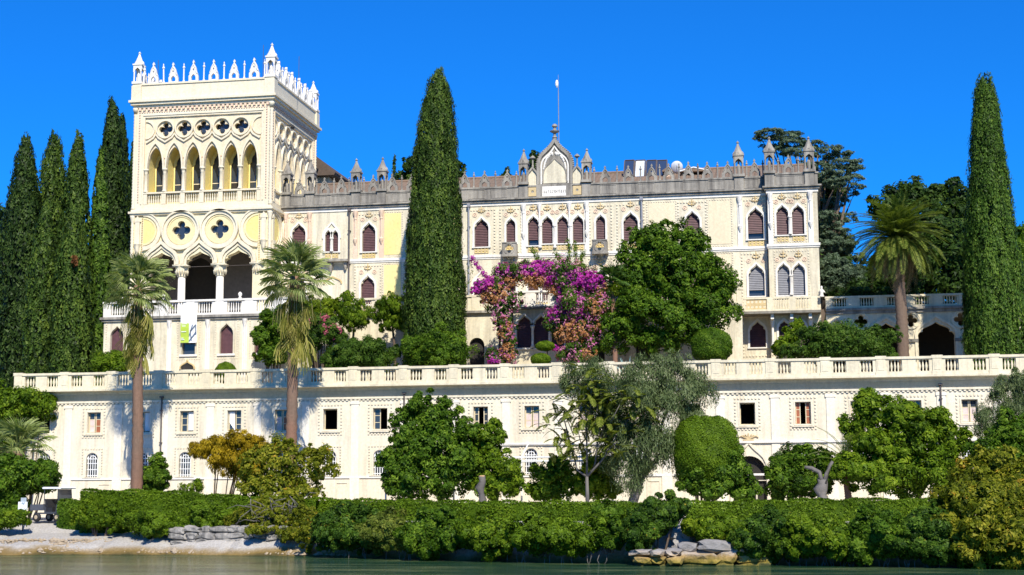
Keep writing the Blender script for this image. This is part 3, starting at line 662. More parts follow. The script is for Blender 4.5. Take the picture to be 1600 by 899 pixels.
# banner hung over the balustrade
bx0, bx1 = XL(283, 500, PY - .25), XL(308, 500, PY - .25)
bz1, bz0 = ZL(295, 480, PY - .25), ZL(295, 536, PY - .25)
bn = thing('hanging_banner', 'white and lime green printed banner hanging over the podium balustrade', 'banner', ((bx0 + bx1) / 2, PY - .25, bz0))
def curtain_strip(x0, x1, z0, z1, y, nm, mat, par):
    mb = MB(); n = 8
    for i in range(n + 1):
        z = z0 + (z1 - z0) * i / n; yy = y + .03 * math.sin(i * .9) 
        mb.v += [(x0, yy, z), (x1, yy + .02, z), (x1, yy + .035, z), (x0, yy + .015, z)]
    for i in range(n):
        a, b = 4 * i, 4 * i + 4; mb.f += [(a, a + 1, b + 1, b), (a + 2, a + 3, b + 3, b + 2), (a + 1, a + 2, b + 2, b + 1), (a + 3, a, b, b + 3)]
    return mb.build(nm, mat, par)
curtain_strip(bx0, bx1, bz0, bz1, PY - .30, 'cloth', MAT['white'], bn)
bw = bx1 - bx0; bh = bz1 - bz0
curtain_strip(bx0 + .01, bx0 + bw * .52, bz0 + .01, bz0 + bh * .66, PY - .318, 'green_print', plain('lime_print', (0.42, 0.55, 0.06), .7, var=.05), bn)
mb = MB()
for (a, b, c, d) in ((.55, .05, .97, .30), (.6, .32, .95, .50), (.62, .3, .7, .06), (.93, .5, .97, .25), (.55, .2, .75, .5)):
    mb.band([(bx0 + bw * a, bz0 + bh * b), (bx0 + bw * c, bz0 + bh * d)], .06, PY - .335, PY - .325)
mb.build('blue_print', plain('slate_print', (0.12, 0.17, 0.25), .7, var=.05), bn)
mb = MB()
for q, (a, b, l) in enumerate(((.06, .52, .34), (.06, .46, .26), (.06, .30, .30), (.06, .12, .14), (.06, .08, .2))):
    mb.box(bx0 + bw * a, bx0 + bw * (a + l), PY - .34, PY - .335, bz0 + bh * b, bz0 + bh * (b + .02))
mb.build('lettering', MAT['white'], bn)
# ================================================================== the villa
VY, BY = 11.0, 10.3
VX0 = TWX1 + .02; BX0 = XL(1201, 400, BY); VX1 = XL(1280, 400, BY)
zStr, zVC = 18.93, 22.72
zVP = ZL(720, 294.5, VY)
VL = thing('gothic_villa', 'long cream gothic villa with maroon blinds, grey crested parapet and a carved central gable', 'villa', ((VX0 + VX1) / 2, VY + 4, TZ))
UP = [(467, 351.5, 396, 10.9, 'm'), (513, 361, 393.5, 4.9, 'b'), (524, 361, 393.5, 4.9, 'b'), (576.4, 350, 393.5, 10.6, 'm'), (752.4, 343, 386, 11.2, 'm'), (798.3, 343, 381, 7.2, 'm'),
      (833.4, 339.5, 384, 8.4, 'h'), (855.2, 339.5, 381, 8.4, 'm'), (879.3, 338.5, 380.5, 8.4, 'm'), (903.4, 338, 380, 8.4, 'm'), (938.6, 337.5, 377, 7.2, 'm'), (985.5, 334, 378, 11.2, 'm'),
      (1081.7, 332, 376, 11.6, 'm'), (1180.8, 326.5, 374, 12, 'h')]
UPB = [(1222.5, 322.6, 367.5, 9.1, 'm'), (1247, 322, 366.5, 9.1, 'm')]
LO = [(467, 434, 476, 11, 'm'), (574.7, 432.5, 476, 11, 'm'), (746, 438, 474, 5.4, 'b'), (758, 438, 474, 5.4, 'b'), (798, 428, 470, 8, 'm'), (833.4, 426, 470, 8.4, 'm'), (855.2, 426, 470, 8.4, 'm'), (879.3, 425, 470, 8.4, 'm'), (903.4, 425, 470, 8.4, 'm'),
      (938.6, 424, 468, 8, 'm'), (985.5, 422, 468, 11.2, 'm'), (1081.7, 419, 466, 11.6, 'm'), (1182.3, 415, 463, 12.2, 'gh')]
LOB = [(1224.7, 413.5, 462, 9.2, 'g'), (1248.6, 413, 462, 9.2, 'g')]
BS = [(1184, 503, 543, 12.2, 'm')]; BSB = [(1225.6, 502, 541, 8.3, 'm'), (1251, 501, 541, 8.3, 'm')]
def wopen(lst, Y):
    out = []
    for px, t, b, hw, k in lst:
        c = at(px, (t + b) / 2, Y); zt, zb = ZL(px, t, Y), ZL(px, b, Y); h = hw * (c - CAM).dot(_F) / FPX
        out.append((c.x, zb, zt, h, k))
    return out
def arch_h(h, k): return min(1.55 * h, 1.1) if k != 'b' else 1.9 * h
allw = [(w_, VY, True) for w_ in wopen(UP + LO, VY)] + [(w_, VY, False) for w_ in wopen(BS, VY)] + [(w_, BY, True) for w_ in wopen(UPB + LOB, BY)] + [(w_, BY, False) for w_ in wopen(BSB, BY)]
hole = lambda w_: opening(LOBED if w_[4] else LOBED, w_[0], w_[1], w_[2] - arch_h(w_[3], w_[4]), w_[3], arch_h(w_[3], w_[4]))
MB().prism(rect(VX0, BX0 - .002, TZ, zVC - .1), VY, VY + .45, [hole(w_) for w_, y, _ in allw if y == VY]).build('wall', MAT['cream'], VL)
MB().prism(rect(BX0, VX1, TZ, zVC - .05), BY, BY + .45, [hole(w_) for w_, y, _ in allw if y == BY]).build('corner_bay_wall', MAT['cream'], VL)
MB().box(BX0 + .002, BX0 + .4, BY + .451, VY + .44, TZ, zVC - .06).build('bay_return', MAT['cream'], VL)
MB().box(VX1 - .45, VX1 - .002, BY + .451, VY + 12, TZ, zVC - .06).build('east_wall', MAT['cream'], VL)
MB().box(VX0 + .1, VX1 - .46, VY + 11.5, VY + 12, TZ, zVC - .06).build('north_wall', MAT['cream'], VL)
orn = MB(); orn.lathe([(.03, 0), (.07, .1), (.03, .2), (.05, .3), (.02, .5)], 0, -.04, 6)
for sx in (-1, 1): orn.tube([(0, -.03, .12), (sx * .14, -.05, .08), (sx * .24, -.04, .16), (sx * .2, -.03, .24)], .035, 5); orn.tube([(0, -.03, .28), (sx * .1, -.05, .28), (sx * .15, -.04, .34)], .03, 5)
ORN = orn.mesh('carved_finial', MAT['ornament'])
ROS = MB().band(circle(0, 0, .13, 12), .05, -.04, -.001, True).prism(circle(0, 0, .06, 8), -.05, -.001).mesh('rosette', MAT['pink'])
def lattice(mb, x0, x1, z0, z1, y, T=None):
    n = max(2, round((x1 - x0) / .24)); L = (x1 - x0) / n
    hl = []
    for i in range(n):
        for j in range(2):
            hl.append(circle(x0 + L * (i + .5), z0 + (z1 - z0) * (j + .5) / 2, min(L, (z1 - z0) / 2) * .36, 7))
    return mb.prism(rect(x0, x1, z0, z1), y - .05, y - .012, hl)
def slats(mb, x0, x1, z0, z1, y):
    n = max(3, int((z1 - z0) / .11))
    for i in range(n):
        a = z0 + (z1 - z0) * i / n; b = z0 + (z1 - z0) * (i + 1) / n
        mb.add([(x0, y - .045, a), (x1, y - .045, a), (x1, y, b), (x0, y, b), (x0, y, a), (x1, y, a)], [(0, 1, 2, 3), (4, 5, 1, 0)])
    return mb
zTopOrn = {}
for (x, zb, zt, h, k), y, rich in allw:
    ah = arch_h(h, k); zs = zt - ah
    fr = MB().band([(x + h + .07, zb)] + mirror(OGEE, x, zs, h + .07, ah + .16) + [(x - h - .07, zb)], .13, y - .07, y - .001).build('window', MAT['white_stone'], VL)
    mt = MAT['grey_blind'] if 'g' in k else MAT['blind']
    zlow = zb + (.42 if 'h' in k else 0)
    mb = MB(); slats(mb, x - h - .02, x + h + .02, zlow, zt + .02, y + .22); mb.build('blind', mt, fr)
    if 'h' in k: MB().box(x - h, x + h, y + .36, y + .38, zb, zlow + .1).build('pane', MAT['glass'], fr)
    MB().box(x - h - .16, x + h + .16, y - .11, y - .001, zb - .08, zb - .002).build('sill', MAT['white_stone'], fr)
    if rich and 'g' not in k:
        lattice(MB(), x - h, x + h, zb - .44, zb - .09, y).build('lattice_panel', MAT['ornament'], fr)
        MB().box(x - h, x + h, y - .011, y - .002, zb - .44, zb - .09).build('lattice_back', MAT['yellow'], fr)
    if rich and k != 'b':
        inst('carved_finial', ORN, (x, y, zt + .42), fr)
        for s in (-1, 1): inst('rosette', ROS, (x + s * (h * .75 + .1), y, zt + .32), fr)
    if (k != 'b' and (x < XL(815, 360, VY) or x > XL(920, 360, VY)) and y == VY) or not rich:
        dentil_frame(MB(), x - h - .42, x + h + .42, zb - .55, (zVC - .55 if zb > zStr else zStr - .35) if rich else zt + .3, .10, y - .05, y - .001).build('beaded_border', MAT['bead'], fr)
for lst, Y, xa, xb in ((UPB, BY, 1209, 1260), (LOB, BY, 1209, 1262)):
    zt = zVC - .55 if lst is UPB else zStr - .35; zb = ZL(1235, 378 if lst is UPB else 464, BY)
    dentil_frame(MB(), XL(xa, 360, BY), XL(xb, 360, BY), zb, zt, .085, BY - .035, BY - .001).build('beaded_border', MAT['bead'], VL)
# shared columns between paired lights
for px, zt_, zb_, Y in ((518.5, 372, 394, VY), (752, 449, 474, VY), (844.3, 352, 388, VY), (867.2, 352, 388, VY), (891.3, 352, 386, VY), (1234.8, 338, 367, BY), (1236.6, 430, 462, BY)):
    x = XL(px, zb_, Y); colonnette(x, Y - .06, ZL(px, zb_, Y), ZL(px, zt_, Y), .085, .22).build('column', MAT['white_stone'], VL, True)
# bifora hood
for px, py in ((518.5, 361), (752, 438)):
    x = XL(px, py, VY); z = ZL(px, py + 12, VY); MB().band(mirror(OGEE, x, z, .62, 1.1), .1, VY - .08, VY - .001).build('arch_moulding', MAT['white_stone'], VL)
x = XL(520, 440, VY); MB().band(mirror(OGEE, x, ZL(520, 444, VY), .62, .5), .09, VY - .08, VY - .001).build('blind_ogee', MAT['ornament'], VL)
# yellow panels
for px, w_, mt in ((613.7, 13.5, 'yellow_panel'), (655, 13, 'yellow_panel'), (700, 13, 'yellow_panel'), (1034, 20, 'cream'), (1124.5, 16, 'cream')):
    for (a, b) in ((zStr + .35, zVC - .55), (zPod + 1.3, zStr - .35)):
        x = XL(px, 350, VY); hw = w_ * .0435
        p = MB().box(x - hw, x + hw, VY - .02, VY - .001, a, b).build('wall_panel', MAT[mt] if mt != 'cream' else plaster('pale_orange_plaster', (.82, .70, .48), (.74, .55, .34), .4), VL)
        dentil_frame(MB(), x - hw - .1, x + hw + .1, a - .1, b + .1, .08, VY - .035, VY - .021 + .02).build('beaded_border', MAT['bead'], p)
# courses
def course(nm, mat, z0, z1, e, x0=VX0, x1=None):
    mb = MB(); mb.box(x0, BX0 - e - .003, VY - e, VY - .001, z0, z1); mb.box(BX0 - e, VX1 + e, BY - e, BY - .001, z0, z1); mb.box(VX1 + .001, VX1 + e, BY, VY + 12, z0, z1)
    mb.box(BX0 - e, BX0 - .001, BY, VY - .001, z0, z1); return mb.build(nm, mat, VL)
course('string_course', MAT['white_stone'], zStr - .05, zStr + .12, .10); course('string_course', MAT['white_stone'], zStr - .16, zStr - .051, .05)
course('cornice', MAT['grey_stone'], zVC - .10, zVC + .06, .16); course('cornice', MAT['grey_stone'], zVC + .061, zVC + .16, .28)
course('architrave', MAT['white_stone'], zVC - .30, zVC - .101, .06)
mb = MB(); mb.box(VX0 + .002, BX0 - .05, VY - .06, VY + .35, zVC + .161, zVP - .11); mb.box(BX0 - .04, VX1 + .05, BY - .06, BY + .35, zVC + .161, zVP - .10); mb.box(VX1 - .35, VX1 + .05, BY + .351, VY + 12, zVC + .161, zVP - .1); mb.box(BX0 - .04, BX0 + .3, BY + .351, VY + .3, zVC + .161, zVP - .1)
mb.build('parapet', MAT['grey_stone'], VL)
mb = MB(); mb.box(VX0 + .002, BX0 - .12, VY - .12, VY + .4, zVP - .109, zVP); mb.box(BX0 - .11, VX1 + .12, BY - .12, BY + .4, zVP - .099, zVP + .01); mb.box(VX1 - .4, VX1 + .12, BY + .401, VY + 12, zVP - .099, zVP); mb.build('parapet_coping', MAT['grey_stone'], VL)
# parapet panels
for px in (462, 500, 530, 575, 625, 745, 780, 950, 1010, 1080, 1120, 1172):
    x = XL(px, 300, VY); MB().band(rect(x - .55, x + .55, zVC + .25, zVP - .18), .06, VY - .085, VY - .061, True).build('parapet_panel', MAT['grey_stone'], VL)
x = XL(1237, 290, BY); MB().band(rect(x - 1.0, x + 1.0, zVC + .25, zVP - .18), .06, BY - .085, BY - .061, True).build('parapet_panel', MAT['grey_stone'], VL)
crest = [(467.7, 'm'), (457, 's'), (494, 's'), (506.7, 'm'), (521, 's'), (533.3, 'm'), (544.9, 's'), (568, 's'), (583, 'm'), (613, 'm'), (598, None), (627.3, 's'), (643, 'm'), (660, 's'), (676, 'm'), (692, 's'), (709, 'm'),
         (725.9, 'm'), (739.7, 's'), (756.9, 'm'), (774, 's'), (792, 'm'), (806, 's'), (928, 's'), (945.5, 'm'), (963.8, 's'), (982, 'm'), (1000.7, 's'), (1018, 'm'), (1031, 's'), (1045, 'm'), (1061, 's'), (1076, 'm'), (1091, 's'), (1106, 'm'), (1121.5, 's'), (1137, 'm'), (1167, 's'), (1180, 'm'), (1193, 's')]
for px, k in crest:
    if k: inst('crest_plaque' if k == 'm' else 'spike', G_MER if k == 'm' else G_SPK, (XL(px, 290, VY), VY + .12, zVP), VL)
for px, k in ((1216, 's'), (1232, 'm'), (1248, 's')): inst('crest_plaque' if k == 'm' else 'spike', G_MER if k == 'm' else G_SPK, (XL(px, 275, BY), BY + .12, zVP + .01), VL)
for k in range(1, 9): inst('crest_plaque' if k % 2 == 0 else 'spike', G_MER if k % 2 == 0 else G_SPK, (VX1 - .1, BY + .3 + k * 1.2, zVP), VL, (0, 0, PI / 2))
for px, Y, z in ((448, VY, 0), (485, VY, 0), (556.5, VY, 0), (597, VY, 0), (818, VY, .05), (916.3, VY, .05), (1155, VY, 0), (1202.5, BY, .01), (1265, BY, .01)):
    x = XL(px, 290, Y); inst('pinnacle', G_PIN, (x, Y + .12, zVP + z), VL)
    MB().box(x - .3, x + .3, Y - .17, Y + .38, zVC + .162, zVP - .112).build('pinnacle_pier', MAT['grey_stone'], VL)
    # shaft hanging on the wall below, on a bracket
    xs_ = x
    mb = MB(); mb.box(xs_ - .16, xs_ + .16, Y - .07, Y - .001, zStr + .13, zVC - .31); mb.lathe([(.02, zVC - 2.7), (.11, zVC - 2.45), (.14, zVC - 2.3), (.07, zVC - 2.2), (.07, zVC - .95), (.1, zVC - .9), (.09, zVC - .8), (.17, zVC - .45), (.19, zVC - .31)], xs_, Y - .12, 8)
    mb.build('wall_shaft', MAT['white_stone'] if px > 700 else MAT['pink'], VL)
for px in (843.2, 889.8):
    x = XL(px, 320, VY); mb = MB(); mb.lathe([(.07, zVC - 1.9), (.06, zVC - .9), (.15, zVC - .45), (.18, zVC - .31)], x, VY - .1, 8); mb.build('wall_shaft', MAT['white_stone'], VL)
    MB().box(x - .2, x + .2, VY - .14, VY - .061, zVC + .165, zVP + .05).build('pinnacle_pier', MAT['grey_stone'], VL)
for px in (547, 733.2, 1003):
    x = XL(px, 330, VY); mb = MB(); mb.tube([(x, VY - .2, zVC - .15), (x, VY - .2, zPod)], .06, 8); mb.box(x - .1, x + .1, VY - .3, VY - .05, zVC - .35, zVC - .12)
    for z in (21, 18.7, 16.6): mb.box(x - .09, x + .09, VY - .27, VY, z, z + .05)
    mb.build('downpipe', MAT['metal'] if px < 600 else MAT['lead'], VL)
x = XL(1198.5, 330, VY); MB().tube([(x, VY - .1, zVC - .1), (x, VY - .1, zPod)], .06, 8).build('downpipe', MAT['metal'], VL)
# balcony slab left of the first pipe, and two little carved balconies
xa, xb = XL(487, 410, VY), XL(546, 410, VY)
mb = MB(); mb.box(xa, xb, VY - .55, VY - .11, zStr - .06, zStr + .1); mb.lathe([(.05, zStr - .75), (.14, zStr - .5), (.2, zStr - .2), (.22, zStr - .07)], XL(518, 410, VY), VY - .2, 8); mb.lathe([(.05, zStr - .6), (.12, zStr - .4), (.15, zStr - .07)], XL(541, 410, VY), VY - .2, 8); mb.build('balcony_slab', MAT['grey_stone'], VL)
for px, py0, py1 in ((798, 382.5, 403), (938.5, 378.5, 399)):
    x = XL(px, 390, VY); z1, z0 = ZL(px, py0, VY), ZL(px, py1, VY); hw = .46; y = VY - .62
    mb = MB(); mb.prism(rect(x - hw, x + hw, z0 + .16, z1), y, y + .08, [quatrefoil(x, (z0 + z1) / 2 + .08, .30)]); mb.box(x - hw - .08, x + hw + .08, y - .08, VY - .08, z0, z0 + .155); mb.box(x - hw - .05, x + hw + .05, y - .05, y + .12, z1 + .001, z1 + .08)
    for s in (-1, 1): mb.box(x + s * hw - .04, x + s * hw + .04, y + .081, VY - .12, z0 + .16, z1); mb.prism([(x + s * .3 - .07, z0 - .002), (x + s * .3 - .07, z0 - .3), (x + s * .3 + .07, z0 - .3), (x + s * .3 + .07, z0 - .002)], VY - .4, VY - .12)
    mb.band(circle(x, (z0 + z1) / 2 + .08, .35, 16), .07, y - .03, y - .001, True)
    mb.build('small_balcony', MAT['grey_stone'], VL)
# ------------------------------------------------------------------ carved gable
GX = XL(867, 280, VY); gy = VY - .05; gz = zVP + .02; gh = ZL(867, 262, VY); ga = ZL(867, 219, VY)
GOG = [(1, 0), (1, .12), (.95, .28), (.82, .44), (.62, .56), (.42, .66), (.24, .78), (.1, .9), (0, 1)]
def gable_path(hw, zsp, zap): return [(GX + hw, gz)] + mirror(GOG, GX, zsp, hw, zap - zsp) + [(GX - hw, gz)]
pl = MB().prism(gable_path(1.12, gh, ga - .05), gy + .05, gy + .4).build('gable', MAT['grey_stone'], VL)
MB().prism([(GX - .78, gz + .08), (GX + .78, gz + .08)] + mirror(OGEE, GX, gz + .45, .76, 1.28), gy + .02, gy + .049).build('tympanum', MAT['cream'], pl)
MB().band(gable_path(1.12, gh, ga), .20, gy - .10, gy + .30).build('gable_moulding', MAT['grey_stone'], pl)
MB().band(gable_path(.92, gh - .05, ga - .45), .10, gy - .03, gy + .06).build('gable_moulding', MAT['white_stone'], pl)
mb = MB(); mb.band([(GX + .85, gz + .1)] + mirror(OGEE, GX, gz + .45, .80, 1.35) + [(GX - .85, gz + .1)], .09, gy - .03, gy + .06); mb.build('inner_ogee', MAT['grey_stone'], pl)
mb = MB()
for k in range(70):
    a = random.random() * PI; r_ = random.uniform(.9, 1.0); x, z = .78 * math.cos(a), gz + .95 + 1.25 * math.sin(a) * r_
    if z > gz + .6 + 1.25 * (1 - abs(x) / .85): mb.lathe([(.0, z - .12), (.07, z), (.05, z + .07), (0, z + .12)], GX + x * .95, gy + .03, 6)
mb.build('carved_relief', MAT['white_stone'], pl)
path = gable_path(1.24, gh, ga + .1)
for i, (x, z) in enumerate(path[1:-1]):
    for t in (0, .5):
        x2, z2 = path[i + 2]; xx, zz = x + (x2 - x) * t, z + (z2 - z) * t
        if zz > gh - .3: inst('crocket', bpy.data.meshes.get('crocket') or MB().lathe([(0, -.10), (.09, -.05), (.06, 0), (.11, .05), (.06, .11), (0, .14)], n=6).mesh('crocket', MAT['grey_stone']), (xx, gy + .1, zz), pl)
fz = ga + .02
mb = MB(); mb.lathe([(.16, fz - .2), (.14, fz + .1), (.2, fz + .16), (.1, fz + .26), (.09, fz + .45), (.3, fz + .56), (.34, fz + .62), (.12, fz + .7), (.09, fz + .85), (.2, fz + .93), (.17, fz + 1.05), (.06, fz + 1.12)], GX, gy + .15, 8); mb.build('gable_finial', MAT['grey_stone'], pl)
for s in (-1, 1):
    x = GX + s * 1.52
    mb = MB(); mb.prism([(x - .34, gz), (x + .34, gz)] + mirror(POINT, x, gz + .5, .34, .6), gy + .05, gy + .3); mb.build('side_niche', MAT['cream'], pl)
    mb = MB(); mb.band([(x + .36, gz)] + mirror(OGEE, x, gz + .45, .36, .75) + [(x - .36, gz)], .12, gy - .06, gy + .2); mb.lathe([(.05, gz + 1.15), (.08, gz + 1.3), (.05, gz + 1.4), (.05, gz + 1.75), (.2, gz + 1.86), (.18, gz + 1.92), (.04, gz + 2.05)], x, gy + .1, 7); mb.build('niche_moulding', MAT['grey_stone'], pl)
    MB().prism(rect(x - .28, x + .28, zVC + .24, zVP - .16), VY - .10, VY - .063, [circle(x, (zVC + zVP) / 2 + .05, .1, 8)]).build('carved_panel', MAT['ornament'], pl)
MB().box(GX - .92, GX + .92, VY - .12, VY - .062, zVC + .2, zVP - .12).build('inscription_panel', MAT['white_stone'], pl)
mb = MB(); random.seed(3)
for k in range(11):                      # worn, unreadable carved letters
    x = GX - .72 + k * .144
    for q in range(3): mb.box(x + random.uniform(-.05, .02), x + random.uniform(.02, .06), VY - .135, VY - .121, zVC + .42 + q * .07, zVC + .46 + q * .07)
mb.build('carved_lettering', MAT['grey_stone'], pl)
# flagpole and flag
fp = thing('flagpole', 'thin tall metal flagpole with a furled white flag behind the gable', 'flagpole', (GX + .1, VY + 1.2, zVP))
zft = ZL(868, 117, VY + 1.2)
MB().tube([(GX + .12, VY + 1.2, zVP - .2), (GX + .12, VY + 1.2, zft - 1.5), (GX + .12, VY + 1.2, zft)], [.035, .03, .012], 6).build('pole', MAT['lead'], fp)
mb = MB(); zf = ZL(868, 131, VY + 1.2); mb.lathe([(.02, zf - .3), (.1, zf - .15), (.12, zf + .05), (.07, zf + .2), (.01, zf + .27)], GX + .02, VY + 1.2, 7); mb.build('furled_flag', MAT['white'], fp)
# ------------------------------------------------------------------ roof with clay tiles
mb = MB(); n = 0; x = VX0 + .4; ry0, rz0, ry1, rz1 = VY + .5, zVP - .25, VY + 6.5, zVP + 1.95
cols = []
while x < VX1 - .6:
    for k in range(4): a = PI * k / 4; cols.append((x + .15 * (1 - math.cos(a)) / 1, .06 * math.sin(a)))
    x += .3
for cx, dz in cols: mb.v += [(cx, ry0, rz0 + dz), (cx, ry1, rz1 + dz), (cx, ry1 + 6, rz0 + dz)]
for i in range(len(cols) - 1): a, b = 3 * i, 3 * i + 3; mb.f += [(a, b, b + 1, a + 1), (a + 1, b + 1, b + 2, a + 2)]
o = mb.build('roof_tiles', MAT['tile'], VL); o['kind'] = 'stuff'
mb = MB(); mb.tube([(VX0 + .4, ry1, rz1 + .05), (VX1 - .6, ry1, rz1 + .05)], .13, 6); mb.build('ridge', MAT['tile'], VL)
def on_roof(px, py, Y): p = at(px, py, Y); return p
for k, px in enumerate((983, 1000, 1017.5, 1034)):
    a, b = at(px - 8.4, 276, VY + 4.5), at(px + 8.4, 251, VY + 5.4)
    s = thing('solar_panel', ('dark solar panel next to the pale one on its gable side', 'pale shining solar panel between dark ones on the villa roof', 'dark solar panel next to the pale one on its chimney side', 'dark solar panel right beside the small tiled chimney hut')[k], 'solar panel', ((a.x + b.x) / 2, a.y, a.z), 'solar panels on the villa roof')
    mb = MB(); mb.add([(a.x, a.y, a.z), (b.x, a.y, a.z), (b.x, b.y, b.z), (a.x, b.y, b.z), (a.x, a.y + .05, a.z - .05), (b.x, a.y + .05, a.z - .05), (b.x, b.y + .05, b.z - .05), (a.x, b.y + .05, b.z - .05)], [(0, 1, 2, 3), (7, 6, 5, 4), (0, 4, 5, 1), (3, 2, 6, 7), (0, 3, 7, 4), (1, 5, 6, 2)])
    mb.build('collector_glass', MAT['solar'] if k != 1 else plain('silver_collector', (.55, .6, .66), .3), s)
    mb = MB()
    for (p, q) in (((a.x, a.y - .02, a.z), (a.x, b.y - .02, b.z)), ((b.x, a.y - .02, a.z), (b.x, b.y - .02, b.z)), ((a.x, b.y, b.z + .03), (b.x, b.y, b.z + .03))): mb.tube([p, q], .05, 4)
    for xx in (a.x + .06, b.x - .06): mb.tube([(xx, b.y, b.z), (xx, b.y + .2, rz1 - .6)], .03, 5)
    mb.tube([(a.x + .3, a.y, a.z), (a.x + .3, a.y + .1, rz0 + 1)], .03, 5)
    mb.build('support_frame', MAT['metal'], s)
p = at(1057.5, 261, VY + 5); ds = thing('satellite_dish', 'pale round satellite dish on the villa roof beside the solar panels', 'satellite dish', (p.x, p.y, p.z - 1))
mb = MB(Matrix.Translation(p) @ Matrix.Rotation(R_(-70), 4, 'X') @ Matrix.Rotation(R_(180), 4, 'X')); mb.lathe([(.03, .10), (.2, .085), (.36, .03), (.42, 0), (.42, -.02), (.36, .01), (.03, .08)], 0, 0, 18, cap=False); mb.build('dish', plain('pale_dish', (.6, .62, .66), .4), ds, True)
mb = MB(); mb.tube([(p.x, p.y + .1, p.z), (p.x, p.y + .25, p.z - 1.1)], .03, 6); mb.tube([(p.x, p.y, p.z - .35), (p.x, p.y - .35, p.z + .02)], .015, 5); mb.build('mast', MAT['metal'], ds)
# dormer sheds
for px, hw, lab in ((1084, 19, 'open dark roof dormer with white edged gable beside the satellite dish'), (1043, 6, 'small tiled chimney hut between solar panels and satellite dish')):
    c = at(px, 272, VY + 4); hwm = hw * .045
    d = thing('roof_dormer' if hw > 10 else 'chimney', lab, 'dormer' if hw > 10 else 'chimney', (c.x, c.y, c.z - .4))
    mb = MB(); mb.box(c.x - hwm + .05, c.x + hwm - .05, c.y + (.5 if hw > 10 else 0), c.y + 1.6, c.z - .8, c.z + .15)
    for s in (-1, 1): mb.box(c.x + s * (hwm - .08) - .06, c.x + s * (hwm - .08) + .06, c.y, c.y + .499 if hw > 10 else c.y - .002, c.z - .8, c.z + .15) if hw > 10 else None
    mb.build('wall', MAT['dark'] if hw > 10 else MAT['pink'], d)
    mb = MB(); mb.prism([(c.x - hwm - .1, c.z + .16), (c.x + hwm + .1, c.z + .16), (c.x + hwm + .1, c.z + .24), (c.x, c.z + .48), (c.x - hwm - .1, c.z + .24)], c.y - .1, c.y + 1.7); mb.build('roof', MAT['tile'], d)
    if hw > 10: MB().band([(c.x - hwm - .1, c.z + .22), (c.x, c.z + .46), (c.x + hwm + .1, c.z + .22)], .07, c.y - .13, c.y - .101).build('white_edge', MAT['white'], d)
# house behind the tower with a dark eave
rh = thing('rear_house', 'shaded rear house with dark overhanging eave behind the gothic tower', 'house', (-31, 24, TZ))
a = at(497, 300, 22); b = at(513, 300, 22)
MB().box(-38, b.x, 22, 30, TZ, ZL(500, 262, 22)).build('wall', MAT['cream'], rh)
e1, e2 = at(495, 245, 21.5), at(525, 270, 21.5)
mb = MB(); mb.prism([(-38, e1.z + 2.2), (e1.x, e1.z), (e2.x, e2.z), (e2.x - .1, e2.z - .2), (-38, e2.z - .2)], 21.3, 30.5); mb.build('roof', plain('dark_eave', (.10, .07, .05), .8), rh)

# ------------------------------------------------------------------ podium terrace before the villa
QX0, QX1, QY = -30.55, BX0 - 1.75, 8.2
QD = thing('villa_podium', 'cream basement podium with a balustraded terrace below the villa windows', 'building', ((QX0 + QX1) / 2, QY, TZ))
zQT, zQB = 15.95, 14.95
qh = [opening(ROUND, XL(560, 525, QY), TZ + .9, TZ + 2.2, .5, .5), opening(ROUND, XL(745, 525, QY), TZ + .02, TZ + 3.1, .5, .5), opening(ROUND, XL(930, 525, QY), TZ + .5, TZ + 2.8, .6, .5), opening(ROUND, XL(1010, 525, QY), TZ + .02, TZ + 3.0, .7, .6)]
MB().prism(rect(QX0, QX1, TZ, zQB - .2), QY, QY + .4, qh).build('wall', MAT['cream'], QD)
for h_ in qh: MB().prism(h_, QY + .3, QY + .33).build('dark_opening', MAT['dark'] if h_ is not qh[0] else MAT['glass'], QD)
MB().box(QX0, QX1, QY + .02, VY + .1, zQB - .199, zQB - .05).build('terrace_floor', MAT['white_stone'], QD)
MB().box(QX0, QX1, QY - .25, QY + .4, zQB - .19, zQB - .04).build('cornice', MAT['grey_stone'], QD)
PQ0, PQ1 = XL(792, 480, 6.8), XL(905, 480, 6.8)
balustrade(QD, QX0, PQ0 - .1, QY, zQB - .04, zQT, MAT['bal_stone'], 6)
balustrade(QD, PQ1 + .1, QX1, QY, zQB - .04, zQT, MAT['bal_stone'], 5)
# porch below the gable
PO = thing('entrance_porch', 'projecting gothic porch with twin maroon blinds and white column amid the bougainvillea', 'porch', ((PQ0 + PQ1) / 2, 6.8, TZ))
pq = [(819.5, 12), (845.5, 12), (874, 12), (893, 9)]
pol = []
for px, hw in pq:
    x = XL(px, 520, 6.8); pol.append((x, ZL(px, 544, 6.8), ZL(px, 494, 6.8), hw * .0415))
MB().prism(rect(PQ0, PQ1, TZ, zQB - .2), 6.8, 7.2, [opening(LOBED, x, a, b - .8, h, .8) for x, a, b, h in pol]).build('wall', MAT['cream'], PO)
for x, a, b, h in pol:
    f = MB().band([(x + h + .06, a)] + mirror(OGEE, x, b - .8, h + .06, .95) + [(x - h - .06, a)], .1, 6.72, 6.798).build('window', MAT['white_stone'], PO)
    mb = MB(); slats(mb, x - h - .01, x + h + .01, a, b, 7.0); mb.build('blind', MAT['blind'], f)
    MB().box(x - h - .1, x + h + .1, 6.65, 6.797, a - .1, a - .002).build('sill', MAT['white_stone'], f)
for px in (832.5, 859, 884): x = XL(px, 520, 6.8); colonnette(x, 6.72, pol[0][1], ZL(px, 509, 6.8), .09, .3).build('column', MAT['white_stone'], PO, True)
for s, x in ((0, PQ0 + .01), (1, PQ1 - .41)): MB().box(x, x + .4, 7.201, QY - .002, TZ, zQB - .2).build('return_wall', MAT['cream'], PO)
MB().box(PQ0 - .2, PQ1 + .2, 6.55, QY - .26, zQB - .19, zQB - .04).build('cornice', MAT['dark_stone'], PO)
